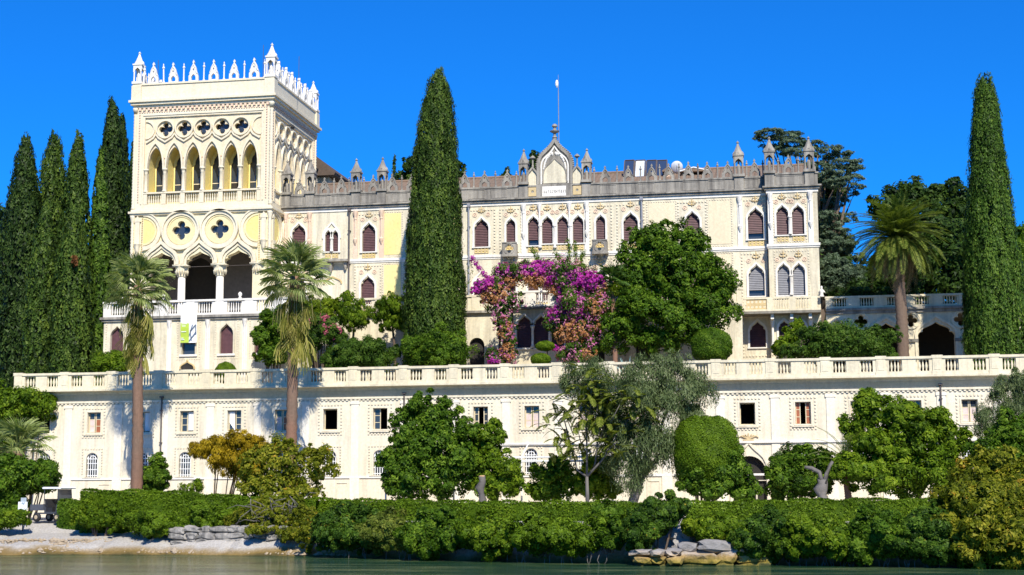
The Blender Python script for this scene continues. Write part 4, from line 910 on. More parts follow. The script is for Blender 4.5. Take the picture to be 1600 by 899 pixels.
balustrade(PO, PQ0, PQ1, 6.8, zQB - .039, zQT, MAT['white_stone'], 3, nb=5)

# ------------------------------------------------------------------ corner bay balcony
cb0, cb1 = XL(1153, 470, 9.3), XL(1282, 470, 9.3)
zb1, zb0 = 15.45, 14.55
CB = thing('corner_balcony', 'stone balcony on slender brackets round the villa corner bay', 'balcony', ((cb0 + cb1) / 2, 9.6, zb0 - .2))
mb = MB(); mb.box(cb0, cb1, 9.2, BY - .002, zb0 - .16, zb0); mb.box(cb0, BX0 - .01, BY - .002, VY - .11, zb0 - .16, zb0); mb.build('slab', MAT['dark_stone'], CB)
xm0, xm1 = XL(1166, 475, 9.3), XL(1200, 475, 9.3)
MB().box(cb0 + .02, cb1 - .02, 9.25, 9.45, zb1 - .12, zb1).build('top_rail', MAT['bal_stone'], CB); MB().box(cb0 + .02, cb1 - .02, 9.25, 9.45, zb0 + .001, zb0 + .12).build('base_rail', MAT['bal_stone'], CB)
for px in (1156, 1203, 1238, 1272): x = XL(px, 470, 9.3); MB().box(max(cb0 + .03, x - .2), min(cb1 - .03, x + .2), 9.22, 9.47, zb0 + .002, zb1 - .121).build('pedestal', MAT['bal_stone'], CB)
lattice(MB(), xm0, xm1 - .1, zb0 + .122, zb1 - .122, 9.36).build('lattice_panel', MAT['ornament'], CB)
bm_ = MB().lathe([(.05, 0), (.03, .06), (.06, .2), (.03, .48), (.05, zb1 - zb0 - .243)], n=6).mesh('baluster', MAT['bal_stone'], True)
for c in (1219, 1250):
    for k in range(7): inst('baluster', bm_, (XL(c, 470, 9.3) + (k - 3) * .16, 9.35, zb0 + .121), CB)
for px, Y in ((1158, VY), (1207, BY), (1237, BY), (1266, BY)):
    x = XL(px, 500, Y); mb = MB(); mb.prism([(x - .1, zb0 - .161), (x - .1, zb0 - .5), (x + .1, zb0 - .5), (x + .1, zb0 - .161)], 9.45, Y - .005); mb.lathe([(.03, zb0 - 2.4), (.12, zb0 - 2.1), (.08, zb0 - 2.0), (.08, zb0 - 1.0), (.16, zb0 - .6), (.18, zb0 - .501)], x, Y - .2, 8); mb.build('bracket', MAT['white_stone'], CB)

# ------------------------------------------------------------------ garden arcade on the right
AY = 10.0; AX0, AX1 = VX1 + .3, XL(1640, 500, AY)
zAT, zAB = ZL(1432, 460.5, AY), ZL(1432, 481, AY)
AR = thing('garden_arcade', 'pale stone garden arcade with ogee arches and quatrefoil piercings below a balustrade', 'arcade', ((AX0 + AX1) / 2, AY, TZ))
ac = [XL(p, 520, AY) for p in (1307, 1385, 1463, 1541, 1619)]
apex, spr = ZL(1463, 503, AY), ZL(1463, 528, AY)
MB().prism(rect(AX0, AX1 + .4, TZ, zAB - .1), AY, AY + .5, [opening(LOBED, x, TZ + .02, spr, 1.12, apex - spr) for x in ac] + [quatrefoil((a + b) / 2, ZL(1423, 501, AY), .42) for a, b in zip(ac, ac[1:])]).build('wall', MAT['bal_stone'], AR)
for x in ac: MB().band([(x + 1.25, TZ)] + mirror(OGEE, x, spr, 1.25, apex - spr + .35) + [(x - 1.25, TZ)], .16, AY - .1, AY - .001).build('arch_moulding', MAT['bal_stone'], AR)
for a, b in zip(ac, ac[1:]): MB().band(circle((a + b) / 2, ZL(1423, 501, AY), .52, 20), .1, AY - .08, AY - .001, True).build('roundel_moulding', MAT['bal_stone'], AR)
for a, b in zip(ac, ac[1:]): MB().box((a + b) / 2 - .42, (a + b) / 2 + .42, AY - .13, AY - .002, spr - .25, spr - .05).build('impost', MAT['dark_stone'], AR)
mb = MB(); mb.box(AX0, AX1, AY - .25, AY + .5, zAB - .099, zAB + .05); mb.box(AX0, AX1, AY - .12, AY - .001, zAB - .3, zAB - .1); mb.build('cornice', MAT['grey_stone'], AR)
MB().box(AX0, AX1 + .4, AY + .05, AY + 7, zAB - .3, zAB - .101).build('terrace_floor', MAT['dark_stone'], AR)
MB().box(AX0, AX1 + .4, AY + 6, AY + 6.4, TZ, zAB - .301).build('back_wall', MAT['dark'], AR)
for x in (AX0, AX1 + .1): MB().box(x, x + .3, AY + .51, AY + 5.99, TZ, zAB - .302).build('end_wall', MAT['dark'], AR)
balustrade(AR, AX0, AX1, AY, zAB + .051, zAT, MAT['bal_stone'], 8, nb=5)
# little white statue beside the bay
p = at(1284, 463, AY); st = MB(); z = zAT
st.lathe([(.16, z), (.16, z + .08), (.10, z + .1), (.13, z + .25), (.15, z + .4), (.09, z + .5), (.05, z + .55), (.07, z + .6), (.075, z + .66), (.03, z + .72)], p.x, AY, 8); st.tube([(p.x + .1, AY, z + .45), (p.x + .2, AY - .05, z + .3), (p.x + .08, AY - .12, z + .28)], .04, 5)
tag(st.build('garden_statue', MAT['white_stone'], None, True), 'small white stone statue on the arcade balustrade beside the villa corner', 'statue')
# ================================================================== planting
G = lambda a, b, c: (a, b, c)
def greens(name, d, m, l, trans=.35, extra=None, rough=.5):
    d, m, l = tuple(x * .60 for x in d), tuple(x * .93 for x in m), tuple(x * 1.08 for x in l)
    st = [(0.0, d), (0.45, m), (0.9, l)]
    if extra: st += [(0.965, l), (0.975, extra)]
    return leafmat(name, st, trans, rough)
LM = {
 'cypress': greens('cypress_foliage', (.022, .046, .007), (.050, .096, .013), (.115, .165, .024), .18),
 'cypress2': greens('cypress_foliage_bright', (.030, .068, .008), (.064, .130, .014), (.125, .195, .026), .18),
 'darkcyp': greens('cypress_foliage_dark', (.012, .028, .006), (.028, .058, .010), (.062, .100, .018), .15),
 'laurel': greens('laurel_foliage', (.030, .075, .005), (.075, .155, .009), (.175, .265, .022), .35),
 'bright': greens('bright_foliage', (.050, .105, .005), (.120, .210, .009), (.250, .330, .022), .4),
 'lime': greens('lime_foliage', (.09, .15, .006), (.19, .27, .010), (.33, .40, .03), .45),
 'box': greens('clipped_box_foliage', (.052, .105, .004), (.105, .185, .008), (.185, .270, .016), .3),
 'shade': greens('deep_green_foliage', (.014, .034, .006), (.032, .068, .010), (.075, .125, .018), .25),
 'backoak': greens('oak_foliage', (.020, .045, .007), (.050, .095, .012), (.11, .165, .022), .25),
 'deep': greens('glossy_shrub_foliage', (.022, .055, .006), (.050, .110, .010), (.125, .205, .020), .3, (.30, .22, .02)),
 'olive': greens('olive_foliage', (.050, .085, .026), (.115, .160, .056), (.24, .285, .13), .25),
 'cedar': greens('cedar_foliage', (.045, .080, .042), (.105, .155, .088), (.20, .25, .15), .3),
 'sumac': greens('sumac_foliage', (.06, .095, .010), (.135, .18, .022), (.26, .28, .05), .35),
 'autumn': greens('autumn_wisteria', (.18, .14, .006), (.40, .27, .010), (.56, .40, .025), .45),
 'yellowgreen': greens('yellowing_shrub', (.07, .105, .006), (.18, .21, .012), (.38, .34, .035), .4, (.5, .30, .03)),
 'oleander': greens('oleander_foliage', (.028, .068, .007), (.062, .130, .013), (.135, .205, .028), .3),
 'pinkflower': leafmat('oleander_blossom', [(0, (.45, .06, .14)), (1, (.75, .22, .3))], .3),
 'magenta': leafmat('bougainvillea_bracts', [(0, (.36, .02, .34)), (.5, (.60, .05, .48)), (.8, (.70, .13, .50)), (1, (.76, .28, .54))], .45),
 'peach': leafmat('faded_bougainvillea_bracts', [(0, (.45, .19, .07)), (.5, (.62, .31, .13)), (1, (.72, .42, .24))], .45),
 'fan': leafmat('fan_palm_leaf', [(0, (.10, .14, .035)), (.5, (.23, .28, .08)), (1, (.42, .46, .19))], .3, .4),
 'fandark': leafmat('dark_fan_palm_leaf', [(0, (.03, .07, .015)), (1, (.10, .18, .03))], .3, .4),
 'fandry': leafmat('dry_palm_leaf', [(0, (.13, .15, .03)), (.5, (.27, .27, .055)), (1, (.46, .39, .13))], .4, .6),
 'date': leafmat('date_palm_leaf', [(0, (.028, .054, .008)), (.5, (.10, .14, .022)), (1, (.28, .31, .06))], .3, .35),
 'datedry': leafmat('dry_date_palm_leaf', [(0, (.12, .09, .05)), (1, (.30, .22, .13))], .3, .6),
}
def mesh_np(name, V, F4, mat, tint=None, smooth=False):
    me = bpy.data.meshes.new(name); nv, nf, k = len(V), len(F4), F4.shape[1]
    me.vertices.add(nv); me.vertices.foreach_set('co', np.ascontiguousarray(V, dtype=np.float32).ravel())
    me.loops.add(nf * k); me.loops.foreach_set('vertex_index', np.ascontiguousarray(F4, dtype=np.int32).ravel())
    me.polygons.add(nf); me.polygons.foreach_set('loop_start', np.arange(0, nf * k, k, dtype=np.int32))
    try: me.polygons.foreach_set('loop_total', np.full(nf, k, dtype=np.int32))
    except Exception: pass
    me.update(calc_edges=True); me.materials.append(mat)
    if tint is not None:
        a = me.attributes.new('tint', 'FLOAT', 'FACE'); a.data.foreach_set('value', np.ascontiguousarray(tint, dtype=np.float32))
    if smooth: me.polygons.foreach_set('use_smooth', [True] * nf)
    return me
def unit(v): return v / np.maximum(np.linalg.norm(v, axis=1, keepdims=True), 1e-9)
def leaf_geo(P, Nn, L, aspect, up=None):
    """pointed leaves: centres P, normals Nn, length L; long axis random or along up"""
    n = len(P)
    ref = rng.normal(size=(n, 3)) if up is None else up
    A = unit(ref - Nn * np.sum(ref * Nn, 1, keepdims=True)); B = np.cross(Nn, A)
    L = np.broadcast_to(L, (n,))[:, None]; V = np.empty((n, 3, 3))
    V[:, 0] = P - A * L * .36 - B * L * aspect * .55; V[:, 1] = P - A * L * .36 + B * L * aspect * .55; V[:, 2] = P + A * L * .64
    return V.reshape(-1, 3), np.arange(3 * n).reshape(n, 3)
def blob_noise(p, f, seed):
    return (np.sin(p[:, 0] * f + seed) * np.sin(p[:, 1] * f * 1.3 + 2.1 * seed) + np.sin(p[:, 2] * f * 1.1 + 1.7 * seed + p[:, 0] * f * .6)) * .5
def rand_dirs(n): return unit(rng.normal(size=(n, 3)))
def ico():
    import bmesh
    bm = bmesh.new(); bmesh.ops.create_icosphere(bm, subdivisions=2, radius=1); v = np.array([x.co[:] for x in bm.verts]); f = np.array([[q.index for q in t.verts] for t in bm.faces]); bm.free(); return v, f
ICO_V, ICO_F = ico()
LEAFN = 2.5
def front_dirs(m):
    d = rand_dirs(m); f = rng.random(m) < .55; d[f, 1] = -np.abs(d[f, 1]); return d      # fuller on the sunny lake side
def crown_mesh(name, blobs, n, leaf, mat, sub=1.0, aspect=.55, core=.66, seed=1.0, tuft=.30, lo=0.0, hi=1.0, upb=.25, loose=.35, droop=None, clip=False, fill=.3, rough=0, flat=1.0, ragged=.9):
    """foliage through the volume of ellipsoids: tufts on each ellipsoid, leaves on each tuft; clip: shorn surface"""
    blobs = list(blobs)
    if rough:      # smaller boughs break the outline
        for b in blobs[:]:
            for q in range(rough):
                d = front_dirs(1)[0]; d[2] = abs(d[2]) * .8 + d[2] * .2; s_ = rng.uniform(.26, .46); k_ = rng.uniform(.75, 1.22)
                blobs.append((b[0] + d[0] * b[3] * k_, b[1] + d[1] * b[4] * k_, b[2] + d[2] * b[5] * k_, b[3] * s_, b[4] * s_, b[5] * s_ * 1.1))
    Bl = np.array(blobs, float); area = (Bl[:, 3] * Bl[:, 5] + Bl[:, 3] * Bl[:, 4] + Bl[:, 4] * Bl[:, 5]); area /= area.sum()
    allP = []; allN = []; allT = []; n = n * LEAFN
    for b, w_ in zip(Bl, area):
        c, r = b[:3], b[3:6]; rm = r.mean(); m = max(30, int(n * w_)); k = int(max(10, 34 * sub * (rm / max(tuft, .05) * .3) ** 2))
        if clip:
            d = front_dirs(m); f = 1 + .022 * np.sin(d[:, 0] * 9 + d[:, 2] * 7 + seed) + rng.normal(0, .018, m); P = c + d * r * f[:, None]
            Nn = unit(d / r * rm + rng.normal(size=(m, 3)) * loose); T = .45 + .12 * np.sin(d[:, 0] * 6 + 5 * d[:, 2] + seed) + rng.normal(0, .17, m)
        else:
            d = front_dirs(k); tc = c + d * r * rng.uniform(.70, 1.04, (k, 1)); tr = tuft * min(1.25, max(.55, rm)) * rng.uniform(.55, 1.4, k); tint0 = rng.normal(0, .16, k)
            g_ = np.sin(tc[:, 0] * 2.9 + seed) * np.sin(tc[:, 1] * 2.3 + 1.3) + np.sin(tc[:, 2] * 3.1 + tc[:, 0] * 1.7 + 2 * seed) * .8 + .5 * np.sin(tc[:, 2] * 7.3 - tc[:, 0] * 6.1)
            tc = c + (tc - c) * (1 + ragged * .20 * g_)[:, None]; ok = np.where(g_ > -.38, 1.0, 1.0 - ragged * .85); ok = ok / ok.sum()
            idx = rng.choice(k, m, p=ok); dd = unit(rand_dirs(m) + d[idx] * .6 + np.array([0, 0, .25]))
            P = tc[idx] + dd * (tr[idx] * rng.uniform(.1, 1.0, m) ** .5)[:, None] * np.array([1, 1, flat])
            Nn = unit(dd * .7 + d[idx] * .6 + rng.normal(size=(m, 3)) * (loose + .1) + np.array([0, 0, upb])); T = .45 + tint0[idx] + rng.normal(0, .17, m)
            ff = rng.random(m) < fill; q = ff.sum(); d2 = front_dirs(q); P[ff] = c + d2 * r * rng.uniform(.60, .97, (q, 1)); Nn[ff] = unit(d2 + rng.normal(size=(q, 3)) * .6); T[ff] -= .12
        keep = np.ones(m, bool)
        for q in Bl: keep &= (np.sum(((P - q[:3]) / q[3:6]) ** 2, 1) > (.45 if not clip else .93))
        allP.append(P[keep]); allN.append(Nn[keep]); allT.append(np.clip(T[keep], lo, hi))
    P, Nn, T = np.concatenate(allP), np.concatenate(allN), np.concatenate(allT)
    V, F = leaf_geo(P, Nn, leaf * .86 * rng.uniform(.6, 1.4, len(P)), aspect, droop if droop is None else np.tile(np.array(droop, float), (len(P), 1)) + rng.normal(0, .35, (len(P), 3)))
    if core > 0:       # twiggy mass inside, so no sky shows through the middle
        q = []; o = len(V)
        for b in Bl:
            v = ICO_V * (1 + rng.normal(0, .09 if not clip else .01, (len(ICO_V), 1))); v = v * b[3:6] * core + b[:3]
            q.append((v, ICO_F + o)); o += len(v)
        Vc = np.concatenate([x[0] for x in q]); Fc = np.concatenate([x[1] for x in q])
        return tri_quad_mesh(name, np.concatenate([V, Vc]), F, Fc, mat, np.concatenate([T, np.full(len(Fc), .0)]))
    return mesh_np(name, V, F, mat, T)
def tri_quad_mesh(name, V, Q, T3, mat, tint):
    me = bpy.data.meshes.new(name); me.vertices.add(len(V)); me.vertices.foreach_set('co', np.ascontiguousarray(V, dtype=np.float32).ravel())
    loops = np.concatenate([Q.ravel(), T3.ravel()]).astype(np.int32); me.loops.add(len(loops)); me.loops.foreach_set('vertex_index', loops)
    kq = Q.shape[1]; st = np.concatenate([np.arange(len(Q)) * kq, len(Q) * kq + np.arange(len(T3)) * 3]).astype(np.int32)
    me.polygons.add(len(st)); me.polygons.foreach_set('loop_start', st)
    try: me.polygons.foreach_set('loop_total', np.concatenate([np.full(len(Q), kq), np.full(len(T3), 3)]).astype(np.int32))
    except Exception: pass
    me.update(calc_edges=True); me.materials.append(mat)
    a = me.attributes.new('tint', 'FLOAT', 'FACE'); a.data.foreach_set('value', np.ascontiguousarray(tint, dtype=np.float32))
    return me
def add_mesh(name, me, parent=None): return link(bpy.data.objects.new(name, me), parent)
def trunk(parent, base, top, r0, r1, mat='bark', limbs=(), wob=.15, name='trunk'):
    base, top = Vector(base), Vector(top); mb = MB(); pts = []; rad = []
    for i in range(7):
        t = i / 6; p = base.lerp(top, t) + Vector((math.sin(t * 4.1 + base.x) * wob, math.cos(t * 3.3 + base.y) * wob, 0)) * (1 if 0 < i else 0); pts.append(p); rad.append(r0 * (1.25 if i == 0 else 1) + (r1 - r0) * t)
    mb.tube(pts, rad, 8)
    for l in limbs:
        l = Vector(l); k = min(5, max(2, int(6 * random.uniform(.35, .8)))); a = pts[k]; m_ = a.lerp(l, .5) + Vector((0, 0, (l - a).length * -.06)); mb.tube([a, m_, l], [rad[k] * .62, rad[k] * .42, .03], 6)
    return mb.build(name, MAT[mat], parent, True)
def pxblob(px, py, Y, rx, rz, ry=None):
    """ellipsoid given by a place and its half sizes in photograph pixels"""
    c = at(px, py, Y); s = (c - CAM).dot(_F) / FPX
    return (c.x, c.y, c.z, rx * s, (ry or (rx + rz) / 2) * s if ry is None else ry, rz * s)
def tree(name, label, cat, px, gz, Y, blobs, n, leaf, mat, r0=.2, bark='bark', group=None, trunk_top=None, limbs=True, **kw):
    b0 = at(px, 700, Y); root = thing(name, label, cat, (b0.x, Y, gz), group)
    bl = [pxblob(*b) for b in blobs]
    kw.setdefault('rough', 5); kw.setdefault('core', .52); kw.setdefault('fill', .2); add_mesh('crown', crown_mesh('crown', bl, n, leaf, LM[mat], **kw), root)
    if r0:
        big = max(bl, key=lambda b: b[3] * b[5]); top = trunk_top or (big[0], big[1], big[2] + big[5] * .3)
        trunk(root, (b0.x, Y, gz - .1), top, r0, r0 * .45, bark, [(b[0], b[1], b[2]) for b in bl[:6]] if limbs else ())
    return root
def shrub(name, label, gz, blobs, n, leaf, mat, group=None, cat='shrub', **kw):
    bl = [pxblob(*b) for b in blobs]; c = bl[0]
    root = thing(name, label, cat, (c[0], c[1], gz), group)
    kw.setdefault('rough', 0 if kw.get('clip') else 3); add_mesh('foliage', crown_mesh('foliage', bl, n, leaf, LM[mat], **kw), root)
    mb = MB()
    for b in bl[:4]:
        for k in range(3): a = random.random() * 6.28; mb.tube([(b[0] * .5 + c[0] * .5, b[1], gz - .05), (b[0] + .3 * b[3] * math.cos(a), b[1] + .2 * math.sin(a), max(gz + .1, b[2])) ], [.05, .02], 5)
    mb.build('stems', MAT['bark'], root)
    return root
# ------------------------------------------------------------------ cypresses
def cypress(label, px_top, py_top, px_base, wpx, Y, gz, mat, n=9000, group=None, leaf=.34, prof=None, lump=.18, seed=0):
    top = at(px_top, py_top, Y); s = (top - CAM).dot(_F) / FPX; R0 = wpx * .46 * s
    base = Vector((at(px_base, 500, Y).x, Y, gz)); H = top.z - gz
    prof = prof or [(0, .75), (.06, .92), (.2, 1.0), (.4, .95), (.6, .80), (.78, .58), (.9, .33), (.97, .14), (1, .02)]
    zt, rt = np.array([p[0] for p in prof]), np.array([p[1] for p in prof])
    root = thing('cypress_tree', label, 'cypress', base, group)
    # tufts: upright flames on the cone
    n = int(n * 2.3); k = int(1100 * H * R0 / 20) + 200
    t = rng.uniform(0.0, 1, k); t = 1 - (1 - t) ** .85; a = rng.uniform(0, 2 * PI, k); rr = np.interp(t, zt, rt) * R0
    bump_ = 1 + lump * (np.sin(3 * a + 9 * t + seed) * np.sin(14 * t + 2 * a + seed) ) + np.abs(rng.normal(0, .085, k)) - .03
    ax = base.x + (top.x - base.x) * t
    tc = np.stack([ax + rr * bump_ * .88 * np.cos(a), base.y + rr * bump_ * .88 * np.sin(a), gz + H * t * .962 + .1], 1); tdir = np.stack([np.cos(a), np.sin(a), np.zeros(k)], 1)
    tl = np.clip(R0 * .42, .38, .75) * rng.uniform(.6, 1.5, k)
    idx = rng.integers(0, k, n)
    u = rng.uniform(0, 1, n)
    dd = unit(rand_dirs(n) + tdir[idx] * .9)
    wv = (np.sin(PI * np.clip(u * .85 + .1, 0, 1)) * .36 * tl[idx] * rng.uniform(.5, 1, n))[:, None]
    P = tc[idx] + np.array([0, 0, 1.0]) * ((u - .3) * tl[idx] * 1.5)[:, None] + tdir[idx] * (u * .08 * tl[idx])[:, None] + dd * wv
    Nn = unit(dd * .9 + tdir[idx] * .5 + rng.normal(size=(n, 3)) * .3 + np.array([0, 0, .15]))
    tint = np.clip(.42 + rng.normal(0, .21, k)[idx] + rng.normal(0, .15, n), 0, 1)
    up = np.tile(np.array([0, 0, 1.0]), (n, 1)) + rng.normal(0, .35, (n, 3)) + tdir[idx] * .35
    V, F = leaf_geo(P, Nn, leaf * .9 * rng.uniform(.6, 1.3, n), .40, up)
    # inner mass
    m, nr = 14, 22; Vc = []; Fc = []
    for i in range(nr + 1):
        tt = i / nr; r_ = np.interp(tt, zt, rt) * R0 * .74
        for j in range(m):
            aa = 2 * PI * j / m; f = 1 + lump * math.sin(3 * aa + 9 * tt + seed) * math.sin(14 * tt + 2 * aa + seed)
            Vc.append((base.x + (top.x - base.x) * tt + r_ * f * math.cos(aa), base.y + r_ * f * math.sin(aa), gz + H * tt * .945 + .15))
    for i in range(nr):
        for j in range(m): j2 = (j + 1) % m; Fc += [(i * m + j, i * m + j2, (i + 1) * m + j2), (i * m + j, (i + 1) * m + j2, (i + 1) * m + j)]
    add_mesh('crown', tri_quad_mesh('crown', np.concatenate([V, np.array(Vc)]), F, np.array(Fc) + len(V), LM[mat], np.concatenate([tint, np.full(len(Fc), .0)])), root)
    MB().tube([(base.x, base.y, gz - .2), (base.x, base.y, gz + 1.0), (base.x + (top.x - base.x) * .5, base.y, gz + H * .5)], [.28, .22, .12], 8).build('trunk', MAT['bark'], root, True)
    return root
GRP = 'cypresses west of the tower'
cypress('dark cypress at the western edge, second tallest slope shouldered one left of the twin', 41, 211, 34, 78, 12, TZ - .3, 'darkcyp', 9000, GRP, seed=1)
cypress('broad twin shouldered cypress behind the slim front cypresses', 86, 209, 72, 84, 14.5, TZ - .2, 'cypress', 10000, GRP, seed=2)
cypress('slim pointed cypress with bare twigs beside its tip', 123, 206, 118, 64, 12, TZ - .2, 'cypress', 9000, GRP, seed=3)
cypress('short front cypress standing before the dark western cypresses', 73, 318, 64, 58, 7, TZ - .2, 'cypress', 7000, GRP, seed=4, leaf=.3)
cypress('short front cypress with a reddish dead patch', 116, 330, 112, 70, 6, TZ - .1, 'cypress', 8000, GRP, seed=5, leaf=.3)
cypress('tallest dark cypress next to the west side of the tower', 176, 147, 180, 62, 17, TZ, 'darkcyp', 10000, GRP, seed=6)
cypress('dark cypress companion leaning against the tallest cypress by the tower', 191, 170, 196, 42, 18.5, TZ, 'darkcyp', 7000, GRP, seed=7)
cypress('narrow bright green cypress before the tallest cypress', 158, 224, 160, 40, 13, TZ, 'cypress2', 6000, GRP, seed=8)
cypress('thin dark cypress half hidden behind the tower corner', 210, 212, 211, 34, 22, TZ, 'darkcyp', 4500, GRP, seed=9)
cypress('great broad dense cypress standing before the villa facade', 684, 111, 677, 97, 4.2, TZ, 'cypress', 44000, None, leaf=.215, lump=.11, seed=10,
        prof=[(0, .9), (.1, 1.0), (.3, .98), (.5, .87), (.68, .73), (.82, .58), (.92, .40), (.975, .2), (1, .03)])
cypress('tall smooth bright cypress beside the garden arcade', 1538, 121, 1556, 104, 4.5, TZ, 'cypress2', 44000, None, leaf=.205, lump=.09, seed=11,
        prof=[(0, .9), (.1, 1.0), (.25, .92), (.5, .68), (.7, .50), (.85, .36), (.94, .24), (.985, .15), (1, .03)])
cypress('tiny distant cypress rising behind the villa roof', 616, 235, 616, 13, 34, TZ, 'darkcyp', 1500, None, seed=12)
dpt = [o for o in bpy.data.objects if o.get('label') == 'short front cypress with a reddish dead patch'][0]
LM['dead'] = leafmat('dead_cypress_sprays', [(0, (.10, .04, .015)), (1, (.26, .11, .04))], .2)
add_mesh('dead_patch', crown_mesh('dead_patch', [pxblob(116, 408, 4.9, 4, 7)], 70, .26, LM['dead'], core=0, aspect=.35, droop=(0, 0, 1)), dpt)
# ------------------------------------------------------------------ trees behind
BG = 'trees behind the villa'
tree('evergreen_tree', 'dark evergreen crown at the far west end behind the cypresses', 'tree', -6, TZ - 1, 20, [(-10, 400, 20, 40, 70), (0, 480, 19, 45, 60), (18, 540, 16, 36, 50), (150, 470, 22, 60, 90), (110, 520, 21, 60, 60), (215, 500, 23, 40, 80), (40, 470, 22, 60, 70)], 14000, .4, 'shade', .3, group=BG)
tree('evergreen_tree', 'dark tree crown peeping over the roof beside the great cypress', 'tree', 650, TZ, 32, [(655, 275, 32, 26, 35), (640, 290, 32, 20, 24), (715, 272, 33, 12, 16)], 4000, .35, 'shade', .3, group=BG)
tree('evergreen_tree', 'small dark treetop showing just left of the carved gable', 'tree', 838, TZ, 26, [(838, 268, 26, 11, 22), (833, 285, 26, 8, 14), (793, 280, 27, 6, 12)], 1500, .3, 'shade', .2, group=BG)
tree('oak_tree', 'round dark oak crown behind the date palm', 'tree', 1440, TZ, 27, [(1395, 330, 27, 26, 34), (1420, 318, 27, 26, 26), (1450, 320, 28, 30, 30), (1490, 312, 28, 26, 24), (1500, 350, 26, 40, 40), (1460, 380, 24, 60, 50), (1490, 440, 22, 45, 60), (1430, 430, 23, 45, 55)], 18000, .36, 'shade', .35, group=BG, tuft=.5)
tree('evergreen_tree', 'green tree beyond the tall smooth cypress at the east end', 'tree', 1600, TZ, 22, [(1600, 400, 22, 30, 40), (1610, 460, 20, 40, 50), (1625, 520, 18, 40, 50), (1580, 510, 18, 24, 40)], 9000, .35, 'laurel', .3, group=BG)
tree('evergreen_tree', 'deep shaded tree behind the arcade terrace under the cedar', 'tree', 1330, TZ, 17, [(1345, 478, 12.4, 46, 30), (1375, 455, 14, 36, 30), (1320, 440, 16, 40, 28), (1400, 440, 16, 40, 26), (1300, 425, 17, 30, 24)], 12000, .28, 'shade', .25, group=BG)
tree('grey_conifer', 'soft blue grey conifer boughs behind the arcade balustrade', 'tree', 1300, TZ, 15, [(1302, 418, 15, 26, 16), (1325, 435, 14, 36, 14), (1300, 440, 14, 20, 18), (1375, 440, 15, 26, 16)], 6000, .26, 'cedar', .2, group=BG, aspect=.3)
# cedar
cr = at(1290, 400, 27); CE = thing('cedar_tree', 'spreading blue green cedar with flat layered boughs behind the corner bay', 'cedar', (cr.x, 27, TZ))
random.seed(11)
boughs = [(1205, 210, 26, 5), (1192, 218, 12, 5), (1228, 213, 26, 6), (1240, 224, 26, 6), (1222, 236, 24, 6), (1205, 232, 16, 5), (1250, 238, 26, 7), (1278, 226, 16, 5), (1292, 236, 22, 6), (1305, 246, 24, 6), (1318, 256, 24, 6), (1330, 264, 18, 6), (1312, 268, 26, 7), (1328, 282, 20, 7), (1338, 292, 12, 5), (1305, 286, 24, 7), (1318, 302, 22, 7), (1290, 300, 26, 8), (1300, 318, 24, 8), (1280, 262, 24, 8), (1258, 262, 20, 7), (1262, 282, 26, 8), (1290, 276, 24, 7),
 (1285, 340, 24, 12), (1296, 362, 28, 12), (1306, 385, 30, 12), (1285, 385, 24, 12), (1325, 340, 14, 8), (1315, 372, 22, 10), (1300, 405, 34, 12), (1330, 410, 22, 10)]
bl = [pxblob(a, b, 27 + random.uniform(-2.5, 2.5), c, d) for a, b, c, d in boughs]
bl = [(b[0], b[1], b[2], b[3], b[3] * .9, b[5]) for b in bl]
add_mesh('crown', crown_mesh('crown', bl, 30000, .28, LM['cedar'], aspect=.25, core=.0, sub=1.1, tuft=.34, upb=.7, fill=.15, flat=.3, rough=3), CE)
trunk(CE, (cr.x, 27, TZ), at(1262, 225, 27), .55, .16, 'bark', [(b[0], b[1], b[2] - .1) for b in bl], .2)
dk = [pxblob(a, b, 29, c, d) for a, b, c, d in ((1288, 340, 22, 40), (1295, 390, 30, 50), (1300, 300, 22, 22))]
add_mesh('inner_foliage', crown_mesh('inner_foliage', dk, 6000, .36, LM['darkcyp'], core=.6), CE)

# ------------------------------------------------------------------ palms
def fan_leaf(seg=20, R=1.0, spread=2.5, droop=.35, split=.55, pet=1.0, mat='fan', dead=False):
    """petiole along +x, then a pleated fan with free drooping tips"""
    V = []; F = []; T = []
    def quad(a, b, c, d, t): i = len(V); V.extend([a, b, c, d]); F.append((i, i + 1, i + 2, i + 3)); T.append(t)
    for k in range(4):   # petiole
        x0, x1 = pet * k / 4, pet * (k + 1) / 4; z0, z1 = -.10 * x0 * x0, -.10 * x1 * x1; w_ = .035
        quad((x0, -w_, z0), (x0, w_, z0), (x1, w_, z1), (x1, -w_, z1), .75); quad((x0, 0, z0 - w_), (x0, 0, z0 + w_), (x1, 0, z1 + w_), (x1, 0, z1 - w_), .6)
    zc = -.10 * pet * pet
    for s in range(seg):
        a = (s / (seg - 1) - .5) * spread; a2 = spread / seg * .52
        rl = R * (1 - .25 * abs(a / (spread / 2)) ** 2) * random.uniform(.92, 1.06); t = random.uniform(.15, .85) if not dead else random.random()
        prev = None
        for j in range(5):
            u = j / 4; r_ = rl * u
            wdt = (math.tan(a2) * r_) if u <= split else max(.006, math.tan(a2) * rl * split * (1 - (u - split) / (1 - split)) )
            dz = -droop * R * max(0, u - .35) ** 1.6 * 1.8 * (1.0 if not dead else 1.6); back = 0.18 * R * u * (1 - u) * (1 if s % 2 else .7)
            shr = 1 - .25 * max(0, u - .5) * droop * 2
            cx, cy = pet + math.cos(a) * r_ * shr, math.sin(a) * r_ * shr; nx, ny = -math.sin(a) * wdt, math.cos(a) * wdt
            cur = ((cx - nx, cy - ny, zc + dz + back - .02), (cx + nx, cy + ny, zc + dz + back + .02))
            if prev: quad(prev[0], prev[1], cur[1], cur[0], min(1, t + .25 * max(0, u - .6)))
            prev = cur
    return mesh_np('frond', np.array(V), np.array(F), LM[mat], np.array(T))
